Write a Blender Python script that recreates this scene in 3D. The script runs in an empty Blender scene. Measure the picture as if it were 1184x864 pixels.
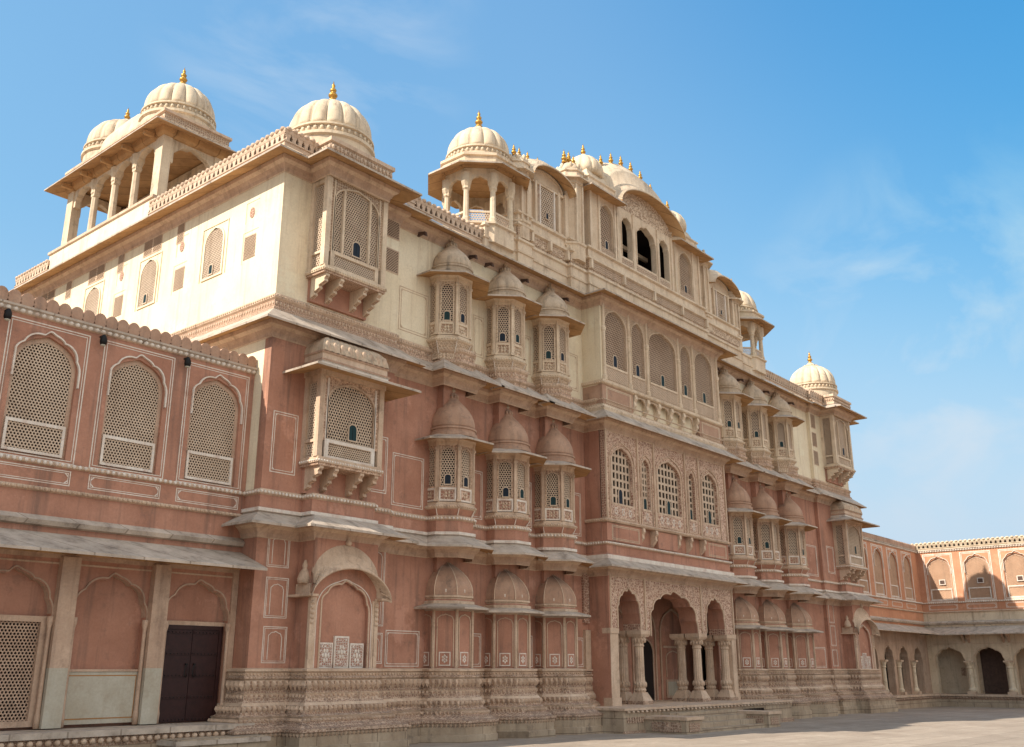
import bpy, math, random
from mathutils import Vector
random.seed(7)
R = math.radians
scn = bpy.context.scene
COL = scn.collection

# ------------------------------------------------------------------ camera
cam_d = bpy.data.cameras.new('camera')
cam = bpy.data.objects.new('camera', cam_d)
COL.objects.link(cam)
cam_d.sensor_fit = 'HORIZONTAL'
cam_d.sensor_width = 36.0
cam_d.lens = 36.0 * 1120.0 / 1184.0
cam_d.clip_start = 0.1
cam_d.clip_end = 5000
cam.location = (0, 0, 1.6)
cam.rotation_euler = (R(90 + 16.98), 0, R(40.211 - 90))
scn.camera = cam

# ------------------------------------------------------------------ light
SUN_TRAVEL = Vector((1.0, -0.30, -0.81)).normalized()
EL = math.asin(-SUN_TRAVEL.z)
AZ = math.atan2(-SUN_TRAVEL.x, -SUN_TRAVEL.y)          # from +Y towards +X
world = bpy.data.worlds.new('World')
scn.world = world
world.use_nodes = True
wn, wl = world.node_tree.nodes, world.node_tree.links
wn.clear()
w_out = wn.new('ShaderNodeOutputWorld')
w_bg = wn.new('ShaderNodeBackground')
w_bg.inputs['Strength'].default_value = 0.15
sky = wn.new('ShaderNodeTexSky')
sky.sky_type = 'NISHITA'
sky.sun_disc = False
sky.sun_elevation = EL
sky.sun_rotation = AZ
sky.altitude = 300
sky.air_density = 1.0
sky.dust_density = 0.6
sky.ozone_density = 1.6
# thin wisps of cirrus, fixed to directions in the sky
geo = wn.new('ShaderNodeTexCoord')
mp = wn.new('ShaderNodeMapping')
mp.inputs['Rotation'].default_value = (0.25, 0.35, 0.6)
mp.inputs['Scale'].default_value = (1.6, 5.0, 7.0)
nz = wn.new('ShaderNodeTexNoise')
nz.inputs['Scale'].default_value = 1.7
nz.inputs['Detail'].default_value = 7
nz.inputs['Roughness'].default_value = 0.55
nz.inputs['Distortion'].default_value = 0.5
rp = wn.new('ShaderNodeValToRGB')
rp.color_ramp.elements[0].position = 0.44
rp.color_ramp.elements[0].color = (0, 0, 0, 1)
rp.color_ramp.elements[1].position = 0.72
rp.color_ramp.elements[1].color = (0.85, 0.85, 0.85, 1)
mx = wn.new('ShaderNodeMix')
mx.data_type = 'RGBA'
wl.new(geo.outputs['Generated'], mp.inputs['Vector'])
wl.new(mp.outputs['Vector'], nz.inputs['Vector'])
wl.new(nz.outputs['Fac'], rp.inputs['Fac'])
wz = []
nv0 = wn.new('ShaderNodeVectorMath'); nv0.operation = 'NORMALIZE'
wl.new(geo.outputs['Generated'], nv0.inputs[0])
for (dx, dy, dz, lo, top) in ((0.934, 0.231, 0.273, 0.970, 1.0), (0.486, 0.652, 0.582, 0.985, 0.5)):
    q = wn.new('ShaderNodeVectorMath'); q.operation = 'DOT_PRODUCT'
    q.inputs[1].default_value = (dx, dy, dz)
    wl.new(nv0.outputs[0], q.inputs[0])
    e = wn.new('ShaderNodeMapRange'); e.interpolation_type = 'SMOOTHSTEP'
    e.inputs['From Min'].default_value = lo; e.inputs['From Max'].default_value = 0.999; e.inputs['To Max'].default_value = top
    wl.new(q.outputs['Value'], e.inputs['Value'])
    wz.append(e.outputs[0])
wa = wn.new('ShaderNodeMath'); wa.operation = 'ADD'
wl.new(wz[0], wa.inputs[0]); wl.new(wz[1], wa.inputs[1])
wm = wn.new('ShaderNodeMath'); wm.operation = 'MULTIPLY'
wl.new(wa.outputs[0], wm.inputs[0]); wl.new(rp.outputs['Color'], wm.inputs[1])
wl.new(wm.outputs[0], mx.inputs[0])
# soften the Nishita range towards the horizon, as the clear, slightly hazy air of the place does: c*m/(1+k*c)
sep = wn.new('ShaderNodeSeparateColor')
cmb = wn.new('ShaderNodeCombineColor')
wl.new(sky.outputs['Color'], sep.inputs[0])
for ch, (k, m) in enumerate(((0.34, 0.86), (0.50, 1.54), (0.72, 2.46))):
    a = wn.new('ShaderNodeMath'); a.operation = 'MULTIPLY_ADD'
    a.inputs[1].default_value = k; a.inputs[2].default_value = 1.0
    wl.new(sep.outputs[ch], a.inputs[0])
    d = wn.new('ShaderNodeMath'); d.operation = 'DIVIDE'
    wl.new(sep.outputs[ch], d.inputs[0]); wl.new(a.outputs[0], d.inputs[1])
    e = wn.new('ShaderNodeMath'); e.operation = 'MULTIPLY'
    e.inputs[1].default_value = m
    wl.new(d.outputs[0], e.inputs[0]); wl.new(e.outputs[0], cmb.inputs[ch])
wl.new(cmb.outputs[0], mx.inputs[6])
mx.inputs[7].default_value = (2.2, 2.4, 2.6, 1)
# the sky is a deeper blue in the quarter far from the sun, high over the right hand wing
dp = wn.new('ShaderNodeVectorMath'); dp.operation = 'DOT_PRODUCT'
nv = wn.new('ShaderNodeVectorMath'); nv.operation = 'NORMALIZE'
wl.new(geo.outputs['Generated'], nv.inputs[0])
wl.new(nv.outputs[0], dp.inputs[0])
dp.inputs[1].default_value = (0.735, -0.12, 0.667)
dr_ = wn.new('ShaderNodeMapRange'); dr_.interpolation_type = 'SMOOTHSTEP'
dr_.inputs['From Min'].default_value = 0.78; dr_.inputs['From Max'].default_value = 1.0
wl.new(dp.outputs['Value'], dr_.inputs['Value'])
deep = wn.new('ShaderNodeMix'); deep.data_type = 'RGBA'; deep.blend_type = 'MULTIPLY'
deep.inputs[7].default_value = (0.32, 0.74, 0.92, 1)
wl.new(dr_.outputs[0], deep.inputs[0])
sy_ = wn.new('ShaderNodeSeparateXYZ')
wl.new(nv.outputs[0], sy_.inputs[0])
hz = wn.new('ShaderNodeMapRange'); hz.interpolation_type = 'SMOOTHSTEP'
hz.inputs['From Min'].default_value = 0.42; hz.inputs['From Max'].default_value = 0.0
hz.inputs['To Max'].default_value = 0.9
wl.new(sy_.outputs['Z'], hz.inputs['Value'])
hzm = wn.new('ShaderNodeMix'); hzm.data_type = 'RGBA'
hzm.inputs[7].default_value = (1.62, 1.98, 2.36, 1)
wl.new(hz.outputs[0], hzm.inputs[0]); wl.new(mx.outputs[2], hzm.inputs[6])
wl.new(hzm.outputs[2], deep.inputs[6])
# unseen bright clouds added behind the camera to fill the shade on the facade
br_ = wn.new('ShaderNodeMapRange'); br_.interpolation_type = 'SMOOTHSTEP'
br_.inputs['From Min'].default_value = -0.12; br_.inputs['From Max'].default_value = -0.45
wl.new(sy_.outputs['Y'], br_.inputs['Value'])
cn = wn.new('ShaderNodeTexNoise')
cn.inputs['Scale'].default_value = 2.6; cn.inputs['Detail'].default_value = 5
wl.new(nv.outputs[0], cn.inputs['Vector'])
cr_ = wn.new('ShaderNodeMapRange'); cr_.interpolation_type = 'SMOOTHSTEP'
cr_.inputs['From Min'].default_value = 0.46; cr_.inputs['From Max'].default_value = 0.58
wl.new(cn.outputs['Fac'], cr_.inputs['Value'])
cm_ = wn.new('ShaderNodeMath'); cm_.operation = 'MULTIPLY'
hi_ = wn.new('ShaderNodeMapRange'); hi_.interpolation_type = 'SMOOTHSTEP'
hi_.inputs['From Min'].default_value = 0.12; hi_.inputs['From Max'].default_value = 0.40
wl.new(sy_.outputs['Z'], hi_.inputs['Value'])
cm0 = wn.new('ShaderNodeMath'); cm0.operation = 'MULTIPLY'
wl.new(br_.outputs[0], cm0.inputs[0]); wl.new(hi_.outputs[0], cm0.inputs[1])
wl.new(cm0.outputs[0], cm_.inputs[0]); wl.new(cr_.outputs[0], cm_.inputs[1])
fill_clouds = wn.new('ShaderNodeMix'); fill_clouds.data_type = 'RGBA'
fill_clouds.inputs[7].default_value = (6.6, 5.9, 5.0, 1)
wl.new(cm_.outputs[0], fill_clouds.inputs[0]); wl.new(deep.outputs[2], fill_clouds.inputs[6])
wl.new(fill_clouds.outputs[2], w_bg.inputs['Color'])
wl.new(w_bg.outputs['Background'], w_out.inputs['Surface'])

sun_d = bpy.data.lights.new('sun', 'SUN')
sun_d.energy = 3.2
sun_d.angle = R(0.5)
sun_d.color = (1.0, 0.93, 0.82)
sun = bpy.data.objects.new('sun', sun_d)
COL.objects.link(sun)
sun.rotation_euler = SUN_TRAVEL.to_track_quat('-Z', 'Y').to_euler()

scn.view_settings.view_transform = 'Standard'
scn.view_settings.look = 'None'
scn.view_settings.gamma = 1
scn.view_settings.exposure = 1.22
scn.view_settings.use_curve_mapping = False

# ------------------------------------------------------------------ materials
def _nodes(name):
    m = bpy.data.materials.new(name)
    m.use_nodes = True
    nt = m.node_tree
    b = nt.nodes['Principled BSDF']
    b.inputs['Specular IOR Level'].default_value = 0.25
    return m, nt, b

def _noise(nt, vec, scale, detail=5, rough=0.6, stretch=None):
    if stretch:
        mpn = nt.nodes.new('ShaderNodeMapping')
        mpn.inputs['Scale'].default_value = stretch
        nt.links.new(vec, mpn.inputs['Vector'])
        vec = mpn.outputs['Vector']
    n = nt.nodes.new('ShaderNodeTexNoise')
    n.inputs['Scale'].default_value = scale
    n.inputs['Detail'].default_value = detail
    n.inputs['Roughness'].default_value = rough
    nt.links.new(vec, n.inputs['Vector'])
    return n.outputs['Fac']

def _ramp(nt, fac, p0, p1, c0=(0, 0, 0), c1=(1, 1, 1)):
    r = nt.nodes.new('ShaderNodeValToRGB')
    r.color_ramp.elements[0].position = p0
    r.color_ramp.elements[1].position = p1
    r.color_ramp.elements[0].color = (*c0, 1)
    r.color_ramp.elements[1].color = (*c1, 1)
    nt.links.new(fac, r.inputs['Fac'])
    return r.outputs['Color']

def _mix(nt, fac, a, b, mode='MIX'):
    m = nt.nodes.new('ShaderNodeMix')
    m.data_type = 'RGBA'
    m.blend_type = mode
    for s, v in ((m.inputs[0], fac), (m.inputs[6], a), (m.inputs[7], b)):
        if isinstance(v, (int, float)):
            s.default_value = v
        elif isinstance(v, tuple):
            s.default_value = (*v, 1)
        else:
            nt.links.new(v, s)
    return m.outputs[2]

def stone(name, c1, c2, dirt=(0.12, 0.1, 0.085), dirt_amt=0.5, streak=0.4, patch=0.8, bump=0.35, rough=0.88,
          carve=None, carve_col=None, courses=None, worn=0.15, fine=0.55, groove=0.0):
    m, nt, b = _nodes(name)
    g = nt.nodes.new('ShaderNodeNewGeometry')
    p = g.outputs['Position']
    col = _mix(nt, _ramp(nt, _noise(nt, p, patch, 6, 0.62), 0.34, 0.66), c1, c2)
    famt = fine
    fine = _noise(nt, p, 22, 4, 0.7)
    col = _mix(nt, famt, col, _ramp(nt, fine, 0.25, 0.75, (0.68, 0.68, 0.68), (1.0, 1.0, 1.0)), 'MULTIPLY')
    hgt = fine
    if carve:
        v = nt.nodes.new('ShaderNodeTexVoronoi')
        v.feature = 'DISTANCE_TO_EDGE'
        v.inputs['Scale'].default_value = carve
        v.inputs['Randomness'].default_value = 0.55
        nt.links.new(p, v.inputs['Vector'])
        k = _ramp(nt, v.outputs['Distance'], 0.03, 0.17)
        col = _mix(nt, k, carve_col, col)
        hgt = k
    # patches of later, paler repair with fairly crisp edges
    wp = _noise(nt, p, 0.9, 9, 0.7)
    col = _mix(nt, _mix(nt, 1.0, _ramp(nt, wp, 0.56, 0.62), (worn,) * 3, 'MULTIPLY'), col, tuple(min(0.85, c * 1.22 + 0.05) for c in c1))
    st = _noise(nt, p, 1.0, 5, 0.65, (5.5, 5.5, 0.35))
    col = _mix(nt, _mix(nt, 1.0, _ramp(nt, st, 0.52, 0.78), (streak,) * 3, 'MULTIPLY'), col, dirt)
    sp = _noise(nt, p, 2.6, 8, 0.72)
    col = _mix(nt, _mix(nt, 1.0, _ramp(nt, sp, 0.56, 0.74), (dirt_amt,) * 3, 'MULTIPLY'), col, dirt)
    if groove:                                    # darker in the creases between the ribs, unevenly
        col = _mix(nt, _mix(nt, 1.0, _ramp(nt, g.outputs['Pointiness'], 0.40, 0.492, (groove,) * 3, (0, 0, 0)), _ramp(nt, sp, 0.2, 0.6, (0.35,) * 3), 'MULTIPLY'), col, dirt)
    if courses:
        br = nt.nodes.new('ShaderNodeTexBrick')
        br.inputs['Scale'].default_value = 1.0
        br.inputs['Brick Width'].default_value = courses[0]
        br.inputs['Row Height'].default_value = courses[1]
        br.inputs['Mortar Size'].default_value = courses[2]
        br.inputs['Color1'].default_value = (1, 1, 1, 1)
        br.inputs['Color2'].default_value = (0.84, 0.84, 0.84, 1)
        br.inputs['Mortar'].default_value = (0.45, 0.42, 0.4, 1)
        cb = nt.nodes.new('ShaderNodeCombineXYZ')
        sx = nt.nodes.new('ShaderNodeSeparateXYZ')
        nt.links.new(p, sx.inputs[0])
        ad = nt.nodes.new('ShaderNodeMath')
        nt.links.new(sx.outputs[0], ad.inputs[0])
        nt.links.new(sx.outputs[1], ad.inputs[1])
        nt.links.new(ad.outputs[0], cb.inputs[0])
        nt.links.new(sx.outputs[courses[3]], cb.inputs[1])
        nt.links.new(cb.outputs[0], br.inputs['Vector'])
        col = _mix(nt, 0.8, col, br.outputs['Color'], 'MULTIPLY')
    nt.links.new(col, b.inputs['Base Color'])
    b.inputs['Roughness'].default_value = rough
    bp = nt.nodes.new('ShaderNodeBump')
    bp.inputs['Strength'].default_value = bump
    bp.inputs['Distance'].default_value = 0.012
    nt.links.new(hgt, bp.inputs['Height'])
    nt.links.new(bp.outputs[0], b.inputs['Normal'])
    return m

def plain(name, c, rough=0.6, metal=0.0, var=0.25):
    m, nt, b = _nodes(name)
    g = nt.nodes.new('ShaderNodeNewGeometry')
    n = _noise(nt, g.outputs['Position'], 7, 5, 0.7)
    col = _mix(nt, var, c, _ramp(nt, n, 0.3, 0.7, tuple(x * 0.45 for x in c), tuple(min(1, x * 1.3) for x in c)))
    nt.links.new(col, b.inputs['Base Color'])
    b.inputs['Roughness'].default_value = rough
    b.inputs['Metallic'].default_value = metal
    return m

PINK = stone('terracotta_plaster', (0.50, 0.252, 0.168), (0.385, 0.182, 0.118), dirt=(0.16, 0.10, 0.075), dirt_amt=0.7, streak=0.85, patch=1.1, worn=0.35)
PINKR = stone('orange_plaster', (0.60, 0.29, 0.165), (0.50, 0.225, 0.125), dirt=(0.28, 0.16, 0.1), dirt_amt=0.5, streak=0.6, worn=0.3)
CREAM = stone('cream_plaster', (0.82, 0.70, 0.51), (0.74, 0.61, 0.42), dirt=(0.44, 0.31, 0.20), dirt_amt=0.4, streak=0.65, patch=0.7, bump=0.2, worn=0.2)
SAND = stone('carved_sandstone', (0.47, 0.30, 0.205), (0.37, 0.225, 0.15), dirt=(0.17, 0.105, 0.07), dirt_amt=0.6, streak=0.6, patch=1.5, carve=17, carve_col=(0.66, 0.46, 0.325), bump=0.9, fine=0.8)
TRIM = stone('pale_stone', (0.70, 0.52, 0.375), (0.55, 0.38, 0.26), dirt=(0.20, 0.125, 0.085), dirt_amt=0.75, streak=0.65, patch=1.8, fine=0.8, bump=0.6)
LACE = stone('lace_carved_stone', (0.38, 0.20, 0.135), (0.33, 0.17, 0.115), dirt_amt=0.3, streak=0.3, carve=13, carve_col=(0.64, 0.455, 0.335), bump=1.0)
LACEC = stone('lace_carved_cream', (0.40, 0.26, 0.17), (0.34, 0.21, 0.14), dirt_amt=0.25, streak=0.3, carve=14, carve_col=(0.70, 0.54, 0.385), bump=1.0)
FLORAL = stone('white_flower_relief', (0.45, 0.24, 0.17), (0.40, 0.2, 0.14), dirt_amt=0.3, streak=0.2, carve=19, carve_col=(0.74, 0.63, 0.53), bump=1.0)
PLINTH = stone('plinth_sandstone', (0.40, 0.255, 0.17), (0.29, 0.175, 0.115), dirt=(0.07, 0.045, 0.033), dirt_amt=0.8, streak=0.7, patch=1.5, bump=0.9, carve=15, carve_col=(0.55, 0.39, 0.28))
LEAF = stone('plinth_leaf_stone', (0.66, 0.48, 0.345), (0.48, 0.325, 0.22), dirt=(0.13, 0.08, 0.06), dirt_amt=0.7, streak=0.6, patch=2.0, bump=0.6)
BLOCKS = stone('block_sandstone', (0.52, 0.40, 0.28), (0.38, 0.275, 0.185), dirt=(0.10, 0.07, 0.055), dirt_amt=0.75, streak=0.5, patch=1.7, bump=0.8, courses=(0.8, 0.34, 0.014, 2))
SLATE = stone('weathered_slab', (0.62, 0.505, 0.40), (0.43, 0.34, 0.265), dirt=(0.13, 0.10, 0.08), dirt_amt=0.8, streak=0.3, patch=2.6, bump=0.7, courses=(0.95, 60.0, 0.016, 2))
JALIF = stone('brick_red_jali', (0.64, 0.41, 0.27), (0.54, 0.33, 0.21), dirt_amt=0.3, streak=0.3)
DRESS = stone('dressed_sandstone', (0.60, 0.42, 0.30), (0.47, 0.31, 0.215), dirt=(0.19, 0.12, 0.085), dirt_amt=0.7, streak=0.7, patch=1.6, bump=0.5, fine=0.75)
DRESSC = stone('cream_dressed_stone', (0.74, 0.575, 0.405), (0.60, 0.44, 0.30), dirt=(0.26, 0.175, 0.12), dirt_amt=0.65, streak=0.7, patch=1.6, bump=0.5, fine=0.7)
SANDC = stone('cream_carved_stone', (0.58, 0.415, 0.285), (0.47, 0.32, 0.215), dirt=(0.22, 0.145, 0.10), dirt_amt=0.5, streak=0.6, patch=1.5, carve=17, carve_col=(0.74, 0.57, 0.41), bump=0.9, fine=0.7)
TRIMC = stone('cream_trim_stone', (0.78, 0.62, 0.45), (0.62, 0.465, 0.32), dirt=(0.24, 0.16, 0.11), dirt_amt=0.65, streak=0.6, patch=1.8, fine=0.7, bump=0.5)
SOFFIT = stone('soffit_glow_stone', (0.60, 0.355, 0.165), (0.43, 0.245, 0.115), dirt=(0.15, 0.085, 0.045), dirt_amt=0.7, streak=0.3, patch=1.8, courses=(0.7, 60.0, 0.02, 2))  # warm stone, with orange glow from bounced light put into the colour
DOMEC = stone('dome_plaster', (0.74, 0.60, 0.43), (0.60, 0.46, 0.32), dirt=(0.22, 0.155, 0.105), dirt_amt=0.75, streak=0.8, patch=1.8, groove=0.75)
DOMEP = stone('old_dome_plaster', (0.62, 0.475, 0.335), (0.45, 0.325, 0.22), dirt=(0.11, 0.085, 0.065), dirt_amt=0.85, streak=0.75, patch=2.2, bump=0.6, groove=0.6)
DOMET = stone('terracotta_dome_plaster', (0.50, 0.315, 0.215), (0.40, 0.235, 0.155), dirt=(0.13, 0.10, 0.08), dirt_amt=0.7, streak=0.6, patch=2.2, bump=0.6)
WHITE = stone('white_limewash', (0.80, 0.71, 0.61), (0.66, 0.55, 0.45), dirt=(0.42, 0.235, 0.17), dirt_amt=0.95, streak=0.6, patch=4)
PANEL = stone('grey_marble_slab', (0.50, 0.45, 0.36), (0.42, 0.36, 0.27), dirt=(0.3, 0.23, 0.16), dirt_amt=0.6, streak=0.4, patch=2)
OCHRE = plain('ochre_line', (0.36, 0.17, 0.06), 0.8)
JALI = stone('jali_stone', (0.50, 0.36, 0.255), (0.41, 0.28, 0.19), dirt=(0.22, 0.15, 0.11), dirt_amt=0.4, streak=0.3, bump=0.1)
JALIC = stone('jali_pale_stone', (0.64, 0.49, 0.36), (0.54, 0.40, 0.285), dirt=(0.25, 0.17, 0.12), dirt_amt=0.5, streak=0.4, bump=0.1)
DARK = plain('room_shade_paint', (0.022, 0.014, 0.011), 0.95)  # near-black colour standing in for the shade of rooms and holes
GOLD = plain('gilded_copper', (0.52, 0.275, 0.06), 0.42, 0.8, 0.5)
TEAL = plain('teal_shutter', (0.006, 0.030, 0.032), 0.6)
BLUE = plain('blue_shutter', (0.007, 0.014, 0.026), 0.6)
WOOD = plain('dark_door_wood', (0.035, 0.012, 0.010), 0.5, 0, 0.6)
OLDWOOD = plain('old_brown_door', (0.10, 0.06, 0.045), 0.7, 0, 0.6)
IRON = plain('black_iron', (0.02, 0.018, 0.017), 0.5, 0.6)
GROUND = stone('sandy_paving', (0.44, 0.355, 0.275), (0.35, 0.275, 0.21), dirt=(0.19, 0.14, 0.105), dirt_amt=0.75, streak=0.0, patch=0.6, bump=0.6, courses=(3.6, 0.8, 0.013, 1), fine=0.75, worn=0.3)

# ------------------------------------------------------------------ mesh builder
class MB:
    def __init__(s):
        s.v, s.f, s.m, s.mats, s.sm = [], [], [], [], []
        s.frame()
    def frame(s, o=(0, 0, 0), ax=(1, 0, 0), ay=(0, 1, 0)):
        s.o, s.ax, s.ay = o, ax, ay
        s.ident = (o == (0, 0, 0) and ax == (1, 0, 0) and ay == (0, 1, 0))
        return s
    def P(s, x, y, z):
        if s.ident:
            s.v.append((x, y, z))
        else:
            o, a, b = s.o, s.ax, s.ay
            s.v.append((o[0] + x * a[0] + y * b[0], o[1] + x * a[1] + y * b[1], o[2] + z))
        return len(s.v) - 1
    def mi(s, m):
        if m not in s.mats:
            s.mats.append(m)
        return s.mats.index(m)
    def F(s, idx, m, smooth=False):
        s.f.append(idx); s.m.append(s.mi(m)); s.sm.append(smooth)
    def quad(s, a, b, c, d, m):
        s.F((s.P(*a), s.P(*b), s.P(*c), s.P(*d)), m)
    def box(s, x0, x1, y0, y1, z0, z1, m):
        i = [s.P(x, y, z) for z in (z0, z1) for (x, y) in ((x0, y0), (x1, y0), (x1, y1), (x0, y1))]
        for q in ((0, 3, 2, 1), (4, 5, 6, 7), (0, 1, 5, 4), (1, 2, 6, 5), (2, 3, 7, 6), (3, 0, 4, 7)):
            s.F(tuple(i[k] for k in q), m)
    def prism_xz(s, pts, y0, y1, m):            # outline in x,z pushed along y
        n = len(pts)
        a = [s.P(x, y0, z) for x, z in pts]; b = [s.P(x, y1, z) for x, z in pts]
        s.F(tuple(a), m); s.F(tuple(reversed(b)), m)
        for k in range(n):
            s.F((a[k], b[k], b[(k + 1) % n], a[(k + 1) % n]), m)
    def prism_yz(s, pts, x0, x1, m):
        n = len(pts)
        a = [s.P(x0, y, z) for y, z in pts]; b = [s.P(x1, y, z) for y, z in pts]
        s.F(tuple(a), m); s.F(tuple(reversed(b)), m)
        for k in range(n):
            s.F((a[k], b[k], b[(k + 1) % n], a[(k + 1) % n]), m)
    def prism_xy(s, pts, z0, z1, m, pts2=None):
        n = len(pts)
        a = [s.P(x, y, z0) for x, y in pts]; b = [s.P(x, y, z1) for x, y in (pts2 or pts)]
        s.F(tuple(reversed(a)), m); s.F(tuple(b), m)
        for k in range(n):
            s.F((a[k], a[(k + 1) % n], b[(k + 1) % n], b[k]), m)
    def lathe(s, cx, cy, prof, m, seg=24, lobes=0, depth=0.0, smooth=True, ph=0.0, sy=1.0):
        rings = []
        for r, z in prof:
            ring = []
            for k in range(seg):
                t = ph + 2 * math.pi * k / seg
                q = r
                if lobes:
                    q = r * (1 - depth * (1 - abs(math.sin(lobes * t / 2)) ** 0.5))
                ring.append(s.P(cx + q * math.cos(t), cy + q * sy * math.sin(t), z))
            rings.append(ring)
        for a, b in zip(rings, rings[1:]):
            for k in range(seg):
                s.F((a[k], a[(k + 1) % seg], b[(k + 1) % seg], b[k]), m, smooth)
        s.F(tuple(reversed(rings[0])), m); s.F(tuple(rings[-1]), m)
    def ball(s, x, y, z, rx, rz, m, seg=6, ring=3, ry=None):
        ry = ry or rx
        prev = None
        for j in range(ring + 1):
            a = -math.pi / 2 + math.pi * j / ring
            cur = [s.P(x + rx * math.cos(a) * math.cos(2 * math.pi * k / seg), y + ry * math.cos(a) * math.sin(2 * math.pi * k / seg), z + rz * math.sin(a)) for k in range(seg)]
            if prev:
                for k in range(seg):
                    s.F((prev[k], prev[(k + 1) % seg], cur[(k + 1) % seg], cur[k]), m, True)
            prev = cur
    def sweep(s, path, prof, closed=False, caps=True):
        """prof: list of (offset, z, material of the strip that ends here), bottom to top"""
        rows = []
        for e in prof:
            pts = offset(path, e[0], closed)
            rows.append([s.P(x, y, e[1]) for x, y in pts])
        n = len(path)
        for k in range(1, len(prof)):
            m = prof[k][2]
            for i in range(n if closed else n - 1):
                j = (i + 1) % n
                s.F((rows[k - 1][i], rows[k - 1][j], rows[k][j], rows[k][i]), m)
        if caps and not closed:
            m = prof[-1][2]
            for i in (0, n - 1):
                s.F(tuple(r[i] for r in rows), m)
    def build(s, name, parent=None):
        me = bpy.data.meshes.new(name)
        me.from_pydata(s.v, [], s.f)
        for m in s.mats:
            me.materials.append(m)
        me.polygons.foreach_set('material_index', s.m)
        me.polygons.foreach_set('use_smooth', s.sm)
        me.update()
        return link(name, me, parent)

def link(name, me, parent=None, loc=None, rz=None):
    o = bpy.data.objects.new(name, me)
    COL.objects.link(o)
    if parent is not None:
        o.parent = parent
    if loc:
        o.location = loc
    if rz is not None:
        o.rotation_euler = (0, 0, rz)
    return o

def empty(name, loc, label=None, cat=None, group=None, parent=None):
    o = bpy.data.objects.new(name, None)
    COL.objects.link(o)
    o.empty_display_size = 0.2
    o.location = loc
    if parent is not None:
        o.parent = parent
    tag(o, label, cat, group)
    return o

def tag(o, label=None, cat=None, group=None, kind=None):
    for k, v in (('label', label), ('category', cat), ('group', group), ('kind', kind)):
        if v:
            o[k] = v
    return o

def offset(path, d, closed=False):
    n = len(path)
    if abs(d) < 1e-9:
        return list(path)
    out = []
    for i in range(n):
        def nrm(a, b):
            dx, dy = b[0] - a[0], b[1] - a[1]
            l = math.hypot(dx, dy) or 1
            return dy / l, -dx / l
        if closed or 0 < i < n - 1:
            n1 = nrm(path[i - 1], path[i]); n2 = nrm(path[i], path[(i + 1) % n])
        elif i == 0:
            n1 = n2 = nrm(path[0], path[1])
        else:
            n1 = n2 = nrm(path[-2], path[-1])
        k = 1 + n1[0] * n2[0] + n1[1] * n2[1]
        k = max(k, 0.25)
        out.append((path[i][0] + d * (n1[0] + n2[0]) / k, path[i][1] + d * (n1[1] + n2[1]) / k))
    return out

def along(path, step, d=0.0, closed=False):
    """points every `step` along an offset path: x, y, tx, ty"""
    pts = offset(path, d, closed)
    if closed:
        pts = pts + [pts[0]]
    for a, b in zip(pts, pts[1:]):
        L = math.hypot(b[0] - a[0], b[1] - a[1])
        n = max(1, int(round(L / step)))
        if L < step * 0.6:
            continue
        tx, ty = (b[0] - a[0]) / L, (b[1] - a[1]) / L
        for k in range(n):
            t = (k + 0.5) / n
            yield a[0] + (b[0] - a[0]) * t, a[1] + (b[1] - a[1]) * t, tx, ty

def bead_row(mb, path, z, d, m, step=0.085, r=0.034, h=None, closed=False):
    for x, y, tx, ty in along(path, step, d, closed):
        mb.ball(x, y, z, r, h or r, m, 6, 3)

def leaf_row(mb, path, z0, z1, d, m, step=0.13, out=0.05, w=0.75):
    """a row of pointed lotus leaves standing proud of the moulding"""
    for x, y, tx, ty in along(path, step, d):
        if y > 18.2:
            continue
        nx, ny = ty, -tx
        hw = step * w / 2
        zm = z0 + (z1 - z0) * 0.45
        a = mb.P(x - tx * hw, y - ty * hw, z1); b = mb.P(x + tx * hw, y + ty * hw, z1)
        c = mb.P(x + tx * hw * 0.9, y + ty * hw * 0.9, zm); e = mb.P(x, y, z0); f = mb.P(x - tx * hw * 0.9, y - ty * hw * 0.9, zm)
        g = mb.P(x + nx * out, y + ny * out, zm + (z1 - z0) * 0.15)
        h = mb.P(x + nx * out * 0.6, y + ny * out * 0.6, z1)
        for q in ((a, f, g, h), (f, e, g), (e, c, g), (c, b, h, g)):
            mb.F(q, m)

def arch_curve(w, rise, kind='pointed', n=24):
    pts = []
    for k in range(n + 1):
        t = math.pi * k / n
        x, z = -math.cos(t) * w / 2, math.sin(t) ** 0.88 * rise
        if kind == 'pointed':
            z = z * 0.93 + 0.07 * rise * math.exp(-(x / (0.09 * w)) ** 2)
        elif kind == 'cusped':
            q = 0.93 + 0.07 * abs(math.sin(4.5 * t)) ** 0.7
            x, z = x * q, z * q + 0.08 * rise * math.exp(-(x / (0.06 * w)) ** 2)
        elif kind == 'foil':
            q = 0.94 + 0.06 * abs(math.sin(6.5 * t)) ** 0.7
            x, z = x * q, math.sin(t) ** 0.72 * rise * q * .97 + 0.05 * rise * math.exp(-(x / (0.05 * w)) ** 2)
        pts.append([x, z])
    for k in range(1, n + 1):
        pts[k][0] = max(pts[k][0], pts[k - 1][0] + 1e-4)
    s = (w / 2) / pts[-1][0] if pts[-1][0] > 0 else 1
    return [(p[0], p[1]) for p in pts]

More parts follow.
